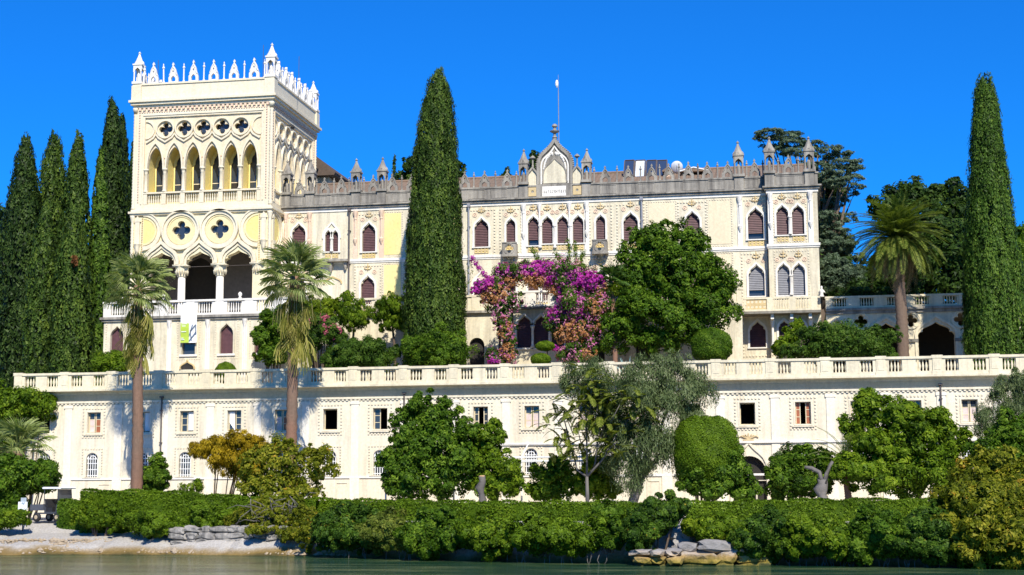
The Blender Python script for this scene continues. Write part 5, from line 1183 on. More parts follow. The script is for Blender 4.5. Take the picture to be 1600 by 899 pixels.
def feather_leaf(L=2.6, n=26, droop=.5, lw=.42, mat='date', fold=.5, upc=.25, wid=.028):
    V = []; F = []; T = []
    def quad(a, b, c, d, t): i = len(V); V.extend([a, b, c, d]); F.append((i, i + 1, i + 2, i + 3)); T.append(t)
    P = lambda u: Vector((L * u * (1 - .12 * u * droop), 0, L * (upc * u - (droop) * u ** 2.2)))
    for k in range(8):
        a, b = P(k / 8), P((k + 1) / 8); w_ = .035 * (1 - k / 9)
        quad((a.x, -w_, a.z), (a.x, w_, a.z), (b.x, w_, b.z), (b.x, -w_, b.z), .8)
    for k in range(n):
        u = .12 + .88 * k / n; p = P(u); tg = (P(min(1, u + .02)) - P(u - .02)).normalized(); ll = lw * math.sin(PI * min(1, .18 + u * .8)) ** .6 * random.uniform(.85, 1.1)
        for s in (-1, 1):
            d = (tg * .75 + Vector((0, s * .8, 0)) + Vector((0, 0, fold * .5))).normalized(); tip = p + d * ll + Vector((0, 0, -.18 * ll)); m_ = p + d * ll * .5; t = random.uniform(.15, .9); w_ = wid
            quad(tuple(p), tuple(m_ + tg * w_), tuple(tip), tuple(m_ - tg * w_), t)
    return mesh_np('frond', np.array(V), np.array(F), LM[mat], np.array(T))
def orient(az, el, roll=0): return Matrix.Rotation(az, 4, 'Z') @ Matrix.Rotation(-el, 4, 'Y') @ Matrix.Rotation(roll, 4, 'X')
def frond(me, root, p, az, el, sc=1.0, roll=0.0):
    return link(bpy.data.objects.new('frond', me), root, Matrix.Translation(p) @ orient(az, el, roll) @ Matrix.Diagonal((sc, sc, sc, 1)))
random.seed(21)
FANS = [fan_leaf(26, 1.15, 2.9, .35, .55, 1.15), fan_leaf(26, 1.1, 2.8, .55, .52, 1.2), fan_leaf(24, 1.2, 3.0, .25, .55, 1.05)]
FDRY = [fan_leaf(16, 1.15, 1.5, .10, .32, 1.0, 'fandry', True), fan_leaf(14, 1.35, 1.1, .14, .30, 1.1, 'fandry', True), fan_leaf(12, 1.0, .9, .05, .3, 1.2, 'fandry', True)]
FDK = [fan_leaf(20, .8, 3.2, .2, .55, .6, 'fandark'), fan_leaf(20, .75, 3.4, .3, .55, .6, 'fandark')]
FYL = fan_leaf(18, .8, 2.8, .3, .5, .5, 'lime')
def trunk_rings(root, base, top, r0, r1, mat):
    mb = MB(); pts = []; rad = []; n = 46
    for i in range(n):
        t = i / (n - 1); p = Vector(base).lerp(Vector(top), t) + Vector((.06 * math.sin(t * 5), 0, 0)); pts.append(p); rad.append((r0 + (r1 - r0) * t) * (1.09 if i % 2 else .95) * (1 + .03 * math.sin(i * 2.7)) * (1.25 if i == 0 else 1))
    mb.tube(pts, rad, 10); return mb.build('trunk', mat, root, True)
palm_bark = plaster('palm_bark', (.26, .14, .09), (.10, .07, .05), .6, (.20, .14, .10), bstr=.9)
def washingtonia(label, px, pxc, pyc, Y, n=34, nd=30, mult=1.0, seed=1):
    random.seed(seed)
    c = at(pxc, pyc, Y); b = at(px, 760, Y); root = thing('fan_palm', label, 'palm', (b.x, Y, GZ), 'tall fan palms before the terrace building')
    trunk_rings(root, (b.x, Y, GZ - .1), (c.x, Y, c.z), .35, .25, palm_bark)
    for k in range(n):
        el = R_(88 - 112 * ((k + .5) / n) ** .9) ; az = k * 2.39996 + random.uniform(-.2, .2)
        frond(random.choice(FANS), root, c + Vector((0, 0, -.35 * (k / n))), az, el, random.uniform(.92, 1.12) * mult, random.uniform(-.3, .3))
    for k in range(nd):
        el = R_(-50 - 37 * random.random() ** .6); az = k * 2.39996 + random.uniform(-.2, .2)
        f = frond(random.choice(FDRY), root, c + Vector((0, 0, -.2 - 2.5 * (k / nd) ** 1.3)), az, el, random.uniform(.7, 1.4) * mult, random.uniform(-.5, .5))
    mb = MB()
    for k in range(16):   # thin hanging fruit stalks
        az = random.uniform(0, 6.28); r_ = random.uniform(.5, 1.5); z = c.z - random.uniform(1.8, 3.4); mb.tube([c + Vector((0, 0, -.2)), c + Vector((math.cos(az) * r_ * .8, math.sin(az) * r_ * .8, -.3)), Vector((c.x + math.cos(az) * r_, c.y + math.sin(az) * r_, z))], [.025, .02, .008], 4)
    mb.build('hanging_stalks', LMD, root)
LMD = plain('dry_stalk', (.34, .28, .12), .8)
washingtonia('tall fan palm with red brown trunk before the tower podium corner, west of its twin', 213, 217, 447, -6, 46, 84, .96, 1)
washingtonia('tall fan palm with shaggy yellow skirt before the villa wing, east of its twin', 450, 462, 432, -6, 46, 100, 1.0, 2)
# low fan palm at the west end
random.seed(5); c = at(28, 705, -7); lp = thing('fan_palm', 'low fan palm with broad grey green leaves at the western shore path', 'palm', (c.x, -7, GZ))
trunk_rings(lp, (c.x, -7, GZ - .1), tuple(c), .26, .22, palm_bark)
for k in range(26): frond(random.choice(FANS), lp, c, k * 2.4, R_(85 - 85 * (k / 26)), random.uniform(.85, 1.05), random.uniform(-.3, .3))
c = at(958, 440, 3.5); sp = thing('fan_palm', 'small dark windmill palm with two yellow leaves beside the bougainvillea', 'palm', (c.x, 3.5, TZ))
trunk_rings(sp, (c.x, 3.5, TZ - .1), tuple(c), .16, .14, palm_bark)
for k in range(22): frond(random.choice(FDK), sp, c, k * 2.4, R_(80 - 105 * (k / 22)), random.uniform(.9, 1.1))
for az, el in ((-1.2, -20), (-1.9, -35), (-.9, -50)): frond(FYL, sp, c, az, R_(el), .9)
# date palm
random.seed(8); c = at(1403, 374, 6); dp = thing('date_palm', 'big date palm with arching feather fronds and thick rough trunk on the terrace', 'palm', (c.x, 6, TZ))
FEA = [feather_leaf(3.3, 40, .55, .58, wid=.042), feather_leaf(3.2, 40, .75, .56, wid=.042), feather_leaf(3.4, 40, .40, .58, wid=.042)]
FEAD = [feather_leaf(2.9, 28, .8, .46, 'datedry'), feather_leaf(2.7, 28, .65, .44, 'datedry')]
trunk_rings(dp, (c.x, 6, TZ - .1), tuple(c), .36, .34, plaster('date_palm_bark', (.20, .14, .10), (.07, .05, .04), .7, (.16, .11, .08), bstr=1.0))
for k in range(120): frond(random.choice(FEA), dp, c, k * 2.39996, R_(86 - 122 * (k / 120) ** .85), random.uniform(.86, 1.02), random.uniform(-.4, .4))
for k in range(26): frond(random.choice(FEAD), dp, c + Vector((0, 0, -.2)), k * 2.39996, R_(-20 - 42 * random.random()), random.uniform(.95, 1.15), random.uniform(-.4, .4))
# slim feather palm in the lower garden
c = at(1322, 725, -9); fp2 = thing('feather_palm', 'small pale feather palm leaning out beside the pollarded trunk', 'palm', (c.x, -9, GZ))
trunk_rings(fp2, (c.x, -9, GZ - .1), tuple(c), .2, .15, palm_bark)
FEO = [feather_leaf(2.5, 30, .5, .42, 'fan'), feather_leaf(2.3, 28, .7, .4, 'fan')]
for k, (az, el) in enumerate(((3.14, 42), (2.8, 60), (-2.9, 66), (1.5, 80), (.2, 60), (-.4, 40), (-1.5, 50), (2.2, 35), (-2.5, 25), (.8, 70), (3.0, 12), (-1.0, 72))): frond(FEO[k % 2], fp2, c, az, R_(el), 1.0)
LM['pinkmag'] = leafmat('pink_bougainvillea_bracts', [(0, (.60, .14, .40)), (.6, (.70, .26, .44)), (1, (.74, .38, .38))], .45)
# ------------------------------------------------------------------ trees and shrubs on the terrace
random.seed(31)
tree('laurel_tree', 'large rounded glossy evergreen tree before the villa east wing', 'tree', 1045, TZ, 5, [(1030, 385, 5, 36, 36), (1075, 385, 5, 28, 30), (1000, 400, 4.6, 26, 30), (1005, 440, 4.5, 40, 36), (1060, 430, 4.2, 48, 44), (1105, 440, 4.6, 36, 40), (985, 485, 4.2, 36, 38), (1040, 490, 4, 48, 40), (1100, 485, 4.4, 44, 36), (1120, 455, 5, 24, 30), (965, 520, 4, 30, 30), (1030, 535, 4.4, 44, 18), (1090, 520, 4.5, 40, 24)],
     34000, .22, 'laurel', .3, tuft=.33)
for i, (px, py, rx, rz, m, lab) in enumerate(((560, 556, 58, 26, 'oleander', 'wide deep green oleander bush behind the balustrade'), (682, 547, 54, 37, 'laurel', 'tall oleander bush at the foot of the great cypress'))):
    shrub('oleander_bush', lab, TZ, [(px, py, 2.6, rx * .7, rz * .9), (px - rx * .55, py + 6, 2.4, rx * .45, rz * .75), (px + rx * .55, py + 4, 2.5, rx * .45, rz * .78), (px + rx * .1, py - rz * .25, 2.8, rx * .5, rz * .7), (px - rx * .2, py + rz * .3, 2.2, rx * .6, rz * .6)], 15000, .20, m, 'oleander bushes behind the balustrade', aspect=.3, tuft=.3)
sh = shrub('pink_oleander', 'pale pink flowering oleander beside the shaggy fan palm', TZ, [(505, 512, 3.4, 22, 22), (520, 525, 3.2, 20, 18), (492, 530, 3.2, 16, 20)], 4500, .17, 'oleander', aspect=.3)
add_mesh('blossoms', crown_mesh('blossoms', [pxblob(503, 506, 3.3, 20, 17), pxblob(520, 518, 3.1, 16, 14)], 360, .14, LM['pinkflower'], core=0), sh)
shrub('yellow_green_bush', 'bright yellow green bush spilling over the podium balustrade', TZ, [(490, 480, 5.2, 22, 13), (515, 478, 5.4, 16, 11), (474, 489, 5, 16, 13), (505, 491, 5.0, 20, 12)], 6500, .18, 'lime')
for px, py, r_, lab in ((552, 492, 26, 'weeping wisteria globe on the left of the bare twisted trunk'), (616, 492, 24, 'weeping wisteria globe on a leaning dark trunk')):
    t_ = tree('wisteria_globe', lab, 'wisteria', px - 5, TZ, 5.6, [(px, py - 6, 5.6, r_, r_ * .8), (px - r_ * .5, py + 6, 5.5, r_ * .55, r_ * .7), (px + r_ * .5, py + 8, 5.5, r_ * .5, r_ * .7), (px, py + 14, 5.4, r_ * .6, r_ * .55)], 8000, .17, 'bright', .12, group='wisteria globes', aspect=.3, droop=(0, 0, -1), limbs=False)
shrub('dark_bush', 'deep green bush tucked behind the shaggy palm against the podium', TZ, [(428, 500, 5.2, 18, 20), (416, 530, 5, 13, 30), (440, 520, 5, 18, 30), (430, 555, 4.6, 24, 18)], 8000, .18, 'laurel')
shrub('clipped_dome', 'small clipped box dome on the terrace below the podium windows', TZ, [(353, 583, 1.2, 17, 17)], 2600, .09, 'box', cat='topiary', clip=True, core=.95, loose=.3)
shrub('low_hedge', 'loose yellow green hedge at the west end of the terrace', TZ, [(165, 568, 2, 22, 18), (190, 566, 2, 22, 18), (178, 575, 1.6, 26, 12)], 5000, .15, 'bright', cat='hedge')
shrub('big_bush', 'large rounded oleander mound before the garden arcade', TZ, [(1322, 530, 3.5, 46, 30), (1285, 540, 3.3, 38, 24), (1360, 540, 3.4, 36, 26), (1310, 545, 3.0, 60, 18), (1378, 552, 3.2, 22, 12), (1245, 552, 3, 30, 10)], 17000, .18, 'oleander', aspect=.34)
shrub('climbing_vine', 'bright green vine climbing the corner bay bracket', TZ, [(1238, 525, 8.9, 14, 18), (1230, 545, 8.7, 16, 14), (1248, 512, 9.0, 10, 14), (1215, 543, 8.7, 8, 12)], 4000, .17, 'bright', cat='vine')
shrub('clipped_globe', 'clipped round evergreen globe below the large tree', TZ, [(1112, 538, 2.6, 32, 25), (1112, 548, 2.5, 31, 20)], 8000, .10, 'laurel', cat='topiary', clip=True, core=.95, loose=.35)
shrub('cloud_topiary', 'two tiered clipped topiary in front of the entrance porch', TZ, [(852, 541, 2.5, 15, 8), (845, 562, 2.5, 16, 10)], 2600, .09, 'bright', cat='topiary', clip=True, core=.94)
random.seed(4); p = at(981, 566, 1.5); ag = thing('agave_plant', 'blue grey spiky agave behind the balustrade', 'agave', (p.x, 1.5, TZ))
for k in range(11):
    a = k * 2.4; t_ = R_(30 + 45 * (k / 11)); d = Vector((math.cos(a) * math.cos(t_), math.sin(a) * math.cos(t_), math.sin(t_)))
    MB().tube([Vector((p.x, 1.5, TZ + .2)), Vector((p.x, 1.5, TZ + .25)) + d * .7, Vector((p.x, 1.5, TZ + .28)) + d * 1.35], [.08, .07, .008], 5).build('leaf', plain('agave_leaf', (.22, .34, .30), .5) if k == 0 else bpy.data.materials['agave_leaf'], ag)
# bougainvillea arch
bv = at(845, 560, 3.6); BV = thing('bougainvillea', 'great arching bougainvillea with magenta and faded peach blossom before the porch', 'bougainvillea', (bv.x, 3.6, TZ))
ark = [(765, 450, 24, 16), (790, 435, 26, 18), (820, 425, 30, 16), (850, 425, 30, 18), (880, 430, 34, 22), (905, 445, 34, 26), (925, 465, 28, 26), (900, 480, 30, 28), (880, 500, 26, 24), (770, 470, 18, 16), (786, 490, 16, 20), (790, 520, 15, 22), (795, 550, 15, 20), (920, 505, 26, 26), (910, 535, 24, 26), (895, 555, 26, 18), (800, 470, 18, 18), (935, 470, 20, 22), (780, 560, 20, 16)]
random.seed(9); B3 = [pxblob(a, b, 3.8 + random.uniform(-.5, .5), c, d) for a, b, c, d in ark]
add_mesh('foliage', crown_mesh('foliage', B3, 20000, .15, LM['oleander'], core=.45), BV)
def flowers(nm, sel, n, mat, grow=1.08, lf=.14):
    me = crown_mesh(nm, [(b[0], b[1] - .12, b[2], b[3] * grow, b[4] * grow, b[5] * grow) for b in sel], n, lf, LM[mat], core=0, sub=1.6, tuft=.20, aspect=.8); o = add_mesh(nm, me, BV); return o
mg = [(760, 445, 16, 10), (775, 440, 12, 8), (795, 425, 16, 10), (835, 422, 22, 12), (855, 420, 18, 12), (880, 435, 26, 16), (905, 440, 26, 16), (895, 470, 24, 16), (905, 490, 22, 14), (875, 490, 18, 14), (925, 445, 16, 14), (745, 455, 10, 6), (868, 545, 6, 6), (895, 560, 8, 6), (772, 565, 10, 6), (820, 415, 8, 8)]
flowers('magenta_blossom', [pxblob(a, b, 3.35, c, d) for a, b, c, d in mg], 6400, 'magenta')
flowers('pink_blossom', B3, 3400, 'pinkmag', 1.06, .13)
pc = [(810, 440, 26, 10), (780, 460, 20, 12), (765, 465, 16, 12), (845, 440, 26, 10), (790, 515, 12, 16), (795, 550, 11, 14), (925, 480, 22, 18), (905, 515, 24, 18), (880, 525, 16, 14), (940, 460, 12, 16), (875, 455, 20, 10), (915, 555, 16, 10), (930, 510, 12, 10)]
flowers('peach_blossom', [pxblob(a, b, 3.4, c, d) for a, b, c, d in pc], 2500, 'peach')
mb = MB(); random.seed(3)
for a, b in (((780, 572), (775, 480)), ((795, 572), (800, 450)), ((900, 572), (905, 480)), ((885, 572), (880, 440)), ((880, 440), (820, 425))):
    p, q = at(*a, 4.2), at(*b, 4.2); mb.tube([p, p.lerp(q, .5) + Vector((.15, 0, 0)), q], [.09, .07, .03], 6)
for px, py, tx, ty in ((890, 420, 888, 378), (900, 420, 899, 380), (885, 420, 868, 396), (845, 415, 832, 390), (905, 420, 912, 395), (770, 445, 738, 402)):
    p, q = at(px, py, 3.6), at(tx, ty, 3.6); mb.tube([p, p.lerp(q, .5) + Vector((.05, 0, .1)), q], [.02, .015, .006], 4)
mb.build('stems', MAT['bark'], BV)
lv = []
for px, py, tx, ty in ((890, 420, 888, 378), (900, 420, 899, 380), (885, 420, 868, 396), (845, 415, 832, 390), (905, 420, 912, 395)):
    for t in np.linspace(0, 1, 8): lv.append(pxblob(px + (tx - px) * t, py + (ty - py) * t, 3.6, 2.6, 3))
add_mesh('shoot_leaves', crown_mesh('shoot_leaves', lv, 900, .12, LM['bright'], core=0), BV)
bv_tall = [pxblob(738 + i * 5.5, 405 + i * 7, 3.6, 3, 3) for i in range(7)]
add_mesh('shoot_blossom', crown_mesh('shoot_blossom', bv_tall, 300, .13, LM['magenta'], core=0), BV)

# ------------------------------------------------------------------ lower garden
GG = 'trees in the lower garden'
tree('loquat_tree', 'broad dark green tree before the middle of the terrace building', 'tree', 690, GZ, -8.5, [(655, 640, -8.5, 22, 24), (640, 675, -8.6, 30, 30), (690, 665, -8.4, 36, 32), (670, 705, -9, 44, 34), (630, 725, -8.8, 32, 32), (720, 690, -8.4, 26, 30), (705, 735, -9, 40, 36), (650, 755, -9, 44, 26), (625, 760, -8.6, 22, 20)], 24000, .21, 'laurel', .22, group=GG)
tree('citrus_tree', 'lighter green tree with bare upper twigs next to the pruned stump', 'tree', 775, GZ, -8.2, [(765, 690, -8.2, 20, 30), (760, 720, -8.2, 26, 26), (785, 735, -8.2, 28, 28), (770, 760, -8.3, 34, 20), (800, 755, -8.1, 20, 22), (745, 700, -8, 14, 20)], 12000, .20, 'bright', .14, group=GG)
tree('citrus_tree', 'bright green small tree by the white pergola post', 'tree', 862, GZ, -7.5, [(855, 745, -7.5, 24, 26), (880, 740, -7.5, 24, 24), (870, 765, -7.6, 34, 16), (845, 768, -7.5, 18, 14)], 7500, .19, 'bright', .1, group=GG)
tree('citrus_tree', 'vivid green round shrub tree behind the slender grey trunk', 'tree', 938, GZ, -7.4, [(938, 740, -7.4, 24, 26), (925, 760, -7.4, 26, 20), (950, 765, -7.4, 20, 16)], 6000, .19, 'lime', .1, group=GG)
tree('olive_tree', 'big grey green olive tree rising above the balustrade', 'olive tree', 985, GZ, -9, [(905, 600, -8.8, 26, 24), (935, 595, -8.8, 22, 24), (1010, 600, -9, 34, 30), (1055, 600, -8.8, 34, 32), (1085, 625, -8.6, 24, 28), (990, 640, -9.2, 44, 34), (1040, 660, -9.2, 40, 36), (960, 680, -9, 36, 34), (1010, 700, -9.4, 44, 36), (1050, 710, -9, 26, 30), (985, 735, -9.2, 36, 28), (940, 640, -8.8, 26, 30)], 46000, .23, 'olive', .3, 'greybark', GG, aspect=.17, core=0, tuft=.62, droop=(0, 0, 1), loose=.5, lo=.0, flat=1.3)
# slender sumac with compound leaves
random.seed(17); b0 = at(918, 780, -10.5); SU = thing('sumac_tree', 'slender grey stemmed tree with drooping feathery leaf fans before the olive', 'tree', (b0.x, -10.5, GZ), GG)
tips = [(905, 615), (935, 630), (880, 640), (950, 655), (900, 660), (925, 590), (965, 690), (890, 700), (985, 640), (935, 690), (1000, 660), (945, 625), (880, 690), (915, 640), (960, 660), (870, 655), (975, 620)]
mb = MB(); fork = at(917, 745, -10.5); mb.tube([b0 - Vector((0, 0, .3)), fork], [.11, .08], 7)
for a, b in (((902, 735), (880, 650)), ((930, 725), (940, 640)), ((917, 700), (915, 600)), ((940, 720), (985, 650))): mb.tube([fork, at(*a, -10.5), at(*b, -10.4)], [.07, .05, .03], 6)
PIN = [feather_leaf(1.0, 15, .4, .27, 'sumac', .2, .15, .055), feather_leaf(.92, 14, .6, .26, 'sumac', .2, .1, .055)]
for m_ in PIN: m_.name = 'compound_leaf'
for tx, ty in tips:
    p = at(tx, ty, -10.5 + random.uniform(-.8, .8)); mb.tube([p.lerp(fork, .45) + Vector((0, 0, .2)), p], [.03, .015], 5)
    for k in range(16):
        pj = p + Vector((random.uniform(-.75, .75), random.uniform(-.6, .6), random.uniform(-.65, .5)))
        o = link(bpy.data.objects.new('compound_leaf', random.choice(PIN)), SU, Matrix.Translation(pj) @ orient(k * .4 + random.random(), R_(random.uniform(-25, 30))) @ Matrix.Diagonal((random.uniform(.8, 1.15),) * 3 + (1,)))
mb.build('stems', MAT['greybark'], SU, True)
# clipped dome with a loose skirt
dm = shrub('clipped_dome', 'tall clipped bright green dome topiary beside the ogee doorway', GZ, [(1088, 694, -10.2, 35, 43), (1121, 694, -10.2, 34, 43), (1104, 688, -10.2, 42, 37), (1104, 715, -10.2, 51, 42), (1104, 735, -10.1, 48, 30)], 26000, .10, 'box', cat='topiary', clip=True, core=.965, loose=.3)
tree('loose_shrub_tree', 'ragged leafy shrub skirting the clipped dome', 'shrub', 1110, GZ, -9.8, [(1085, 745, -10.6, 26, 26), (1130, 735, -10.4, 30, 34), (1155, 745, -10, 26, 30), (1110, 765, -10.6, 40, 14), (1165, 765, -9.8, 26, 16), (1140, 710, -10, 18, 22)], 13000, .19, 'laurel', .1, group=GG)
tree('round_shrub_tree', 'round glossy green tree in front of the arcade doorway, beside the pollarded trunk', 'tree', 1240, GZ, -8, [(1255, 725, -8, 36, 26), (1235, 750, -8.2, 34, 26), (1265, 755, -8, 30, 24), (1215, 765, -8, 22, 16), (1288, 735, -8, 16, 22)], 12000, .2, 'laurel', .14, group=GG)
shrub('feathery_shrub', 'thin grey feathery shrub beside the ogee doorway', GZ, [(1216, 725, -7.5, 7, 22), (1222, 745, -7.5, 12, 20)], 1800, .14, 'olive', core=.0)
tree('broad_tree', 'wide layered light green tree before the east part of the terrace building', 'tree', 1410, GZ, -9, [(1365, 650, -9, 26, 30), (1355, 630, -9, 14, 20), (1405, 650, -9, 34, 26), (1450, 660, -8.8, 36, 26), (1480, 690, -8.6, 26, 30), (1420, 690, -9.4, 44, 30), (1375, 700, -9.4, 40, 28), (1345, 740, -9.6, 44, 28), (1400, 745, -9.6, 44, 30), (1450, 740, -9.2, 46, 36), (1480, 740, -9, 30, 36), (1330, 670, -8.8, 16, 20)], 34000, .21, 'bright', .26, group=GG)
tree('olive_tree', 'grey green olive leaning in at the east end of the balustrade', 'olive tree', 1590, GZ, -8, [(1575, 620, -8, 24, 26), (1600, 620, -8, 26, 34), (1560, 655, -8.2, 28, 26), (1595, 665, -8.4, 36, 34), (1545, 680, -8.2, 20, 20)], 14000, .23, 'olive', .2, 'greybark', GG, aspect=.17, core=0, tuft=.5, droop=(0, 0, 1), loose=.5)
tree('evergreen_tree', 'dense dark tree below the eastern olive', 'tree', 1585, GZ, -11, [(1580, 690, -11, 34, 36), (1550, 720, -11.4, 30, 34), (1600, 730, -11.5, 36, 44), (1570, 750, -11.8, 40, 36)], 12000, .2, 'laurel', .2, group=GG)
YB = [(1540, 745, -17, 46, 36), (1590, 770, -18, 40, 50), (1500, 785, -18, 36, 34), (1550, 800, -19, 50, 46), (1600, 830, -20, 44, 44), (1520, 840, -20.5, 44, 36), (1570, 860, -21, 50, 26), (1485, 830, -20, 24, 34), (1620, 790, -19, 40, 40), (1600, 880, -22, 40, 16), (1530, 875, -22, 40, 16), (1640, 860, -22, 40, 36)]
YB = [(a, b, Y if b < 780 else shore_y(XL(a, b, -21)) - (.1 if b < 815 else .8), c, d) for a, b, Y, c, d in YB]
tree('yellowing_tree', 'big yellowing shrub overhanging the water at the east end', 'shrub', 1555, GZ - .2, -19, YB, 36000, .20, 'yellowgreen', .16, group=GG)
# west end: ivy, bushes
shrub('ivy_curtain', 'dense green ivy smothering the west end of the terrace building', GZ, [(40, 630, -.6, 42, 20), (10, 640, -.5, 40, 34), (60, 640, -.5, 24, 26), (35, 660, -.4, 24, 20), (0, 680, -.2, 34, 34), (-20, 620, 0, 30, 20)], 13000, .19, 'bright', cat='ivy', tuft=.3)
shrub('laurel_bush', 'large dark laurel bush beside the white sign', GZ, [(30, 745, -8.2, 52, 24), (5, 760, -8.4, 34, 34), (58, 750, -7.6, 30, 22), (72, 733, -7.4, 20, 16), (12, 790, -8.5, 26, 24)], 14000, .21, 'laurel')
shrub('low_bush', 'low rounded bush under the white sign at the path edge', GZ, [(16, 812, -12, 26, 13), (0, 816, -12, 24, 14), (34, 808, -11.8, 10, 9)], 6000, .13, 'bright')
shrub('dark_conical_shrub', 'dark conical evergreen shrub at the foot of the western palm', GZ, [(243, 748, -4, 24, 22), (246, 730, -4, 15, 20), (236, 760, -4, 22, 14)], 6000, .17, 'laurel')
shrub('small_shrub', 'small wispy green plant against the plinth', GZ, [(300, 764, -3, 14, 10), (310, 756, -3, 8, 8)], 1100, .14, 'bright', core=.3)
wy = shrub('autumn_wisteria', 'golden yellow autumn wisteria draped on a frame before the facade', GZ, [(335, 700, -6.2, 34, 16), (375, 692, -6, 38, 16), (400, 710, -6, 34, 24), (365, 722, -6.2, 36, 18), (395, 735, -6.3, 28, 18), (320, 705, -6.4, 18, 14)], 12000, .18, 'autumn', cat='wisteria', droop=(0, 0, -1), aspect=.35)
ys = tree('fig_tree', 'sparse yellowing fig with bare grey twigs over the hedge', 'fig', 445, GZ, -9, [(410, 735, -9, 34, 30), (440, 725, -9, 40, 36), (430, 765, -9.6, 40, 26), (455, 790, -11.6, 36, 18), (420, 795, -12.2, 30, 14), (470, 735, -8.8, 26, 30), (505, 715, -8.8, 14, 14), (520, 735, -8.8, 10, 10), (400, 765, -9.4, 26, 22), (495, 730, -8.8, 18, 22), (470, 775, -9.4, 30, 16)], 10500, .21, 'yellowgreen', .1, 'greybark', GG, core=.2, tuft=.36)
mb = MB(); random.seed(6); c0 = at(440, 800, -10.8)
for k in range(46):
    a = at(random.uniform(390, 480), random.uniform(775, 815), -13.9); b = a + Vector((random.uniform(-1.2, 1.2), random.uniform(-.5, .1), random.uniform(-1.3, .3))); mb.tube([a, a.lerp(b, .5) + Vector((0, -.2, .15)), b], [.025, .018, .006], 4)
mb.build('bare_twigs', MAT['greybark'], ys)
# ------------------------------------------------------------------ pruned trunks
def pruned(label, px, pyt, Y, r, limbs, cut=True):
    b = at(px, 790, Y); t = at(px, pyt, Y); root = thing('pruned_trunk', label, 'tree trunk', (b.x, Y, GZ)); mb = MB(); n = 9; pts = []; rad = []
    for i in range(n): u = i / (n - 1); pts.append(Vector((b.x + .09 * math.sin(i * 1.9), Y + .05 * math.cos(i * 2.7), GZ - .2 + (t.z - GZ + .2) * u))); rad.append(r * (1.0 + .28 * math.sin(i * 2.3)))
    mb.tube(pts, rad, 9)
    for pl_ in limbs: q = [at(x, y, Y - .1) for x, y in pl_]; mb.tube(q, [r * .45] + [r * .38] * (len(q) - 2) + [r * .26], 7)
    mb.build('bark', MAT['greybark'], root, True)
    if cut: MB().lathe([(rad[-1] * .96, t.z - .02), (rad[-1] * .9, t.z + .025)], pts[-1].x, Y, 9).build('sawn_face', plain('fresh_cut_wood', (.62, .38, .17), .8), root)
pruned('short knobbly pruned stump with fresh orange cut before the leafy tree', 752, 744, -10.4, .2, [])
pruned('pollarded grey trunk with two bare stub limbs in the east garden', 1285, 748, -10.6, .29, [[(1284, 752), (1280, 738), (1268, 732), (1257, 730)], [(1288, 755), (1292, 740), (1297, 728), (1301, 721)]], False)
# ------------------------------------------------------------------ white pipe pergola
pg = thing('white_pergola', 'white painted pipe pergola with slanted tops standing among the garden trees', 'pergola', (XL(700, 760, -6.5), -6.5, GZ))
zb_ = ZL(815, 715, -6.5)
for px in (603, 709, 815, 886, 957):
    x = XL(px, 740, -6.5); mb = MB(); mb.tube([(x, -6.5, GZ - .2), (x, -6.5, zb_)], .055, 7); mb.tube([(x, -6.5, zb_), (x + .35, -6.3, zb_ + .75)], .045, 6); mb.build('post', MAT['white'], pg)
xa, xb = XL(600, 715, -6.5), XL(960, 715, -6.5)
for z in (zb_, zb_ - .22): MB().tube([(xa, -6.5, z), (xb, -6.5, z)], .05, 6).build('beam', MAT['white'], pg)
MB().tube([(xa + .3, -6.3, zb_ + .7), (xb, -6.3, zb_ + .7)], .012, 4).build('wire', MAT['lead'], pg)
# ------------------------------------------------------------------ hedges
def hedge_mesh(name, pts, zt, zb, th, n, leaf, mat, seedv=1):
    """clipped hedge along a polyline of (x, y), tops zt per point"""
    pts = np.array(pts, float); seg = np.diff(pts, axis=0); sl_ = np.linalg.norm(seg, axis=1); cum = np.concatenate([[0], np.cumsum(sl_)])
    u = rng.uniform(0, cum[-1], n); k = np.clip(np.searchsorted(cum, u) - 1, 0, len(seg) - 1); f = ((u - cum[k]) / sl_[k])[:, None]
    c = pts[k] + seg[k] * f; nr = np.stack([seg[k][:, 1], -seg[k][:, 0]], 1) / sl_[k][:, None]
    top = np.interp(u, cum, zt); face = rng.random(n)
    wob = .05 * np.sin(u * 2.3 + seedv) + .03 * np.sin(u * 5.1)
    z = np.where(face < .3, top + wob + rng.normal(0, .03, n), zb + (top - zb) * rng.random(n)); off = np.where(face < .3, rng.uniform(-th, th, n), th * (1 + rng.normal(0, .05, n)) + wob)
    P = np.column_stack([c + nr * off[:, None], z]); Nn = np.where((face < .3)[:, None], np.array([0, 0, 1.0]), np.column_stack([nr, np.zeros(n)])); Nn = unit(Nn + rng.normal(0, .45, (n, 3)))
    V, F = leaf_geo(P, Nn, leaf * rng.uniform(.7, 1.3, n), .55)
    tint = np.clip(.45 + .16 * np.sin(u * .9 + seedv) * np.sin(z * 3 + u * .4) + rng.normal(0, .18, n), 0, 1)
    Vc = []; Fc = []
    for i, p in enumerate(pts):
        d = seg[min(i, len(seg) - 1)]; nn = np.array([d[1], -d[0]]) / np.linalg.norm(d); a, b = p + nn * th * .92, p - nn * th * .92; z1 = np.interp(cum[i], cum, zt) - .06
        Vc += [(a[0], a[1], zb), (a[0], a[1], z1), (b[0], b[1], z1), (b[0], b[1], zb)]
    for i in range(len(pts) - 1):
        a, b = 4 * i, 4 * i + 4
        for q in range(3): Fc += [(a + q, b + q, b + q + 1), (a + q, b + q + 1, a + q + 1)]
    Fc += [(0, 1, 2), (0, 2, 3)]
    return tri_quad_mesh(name, np.concatenate([V, np.array(Vc)]), F, np.array(Fc) + len(V), LM[mat], np.concatenate([tint, np.full(len(Fc), .15)]))
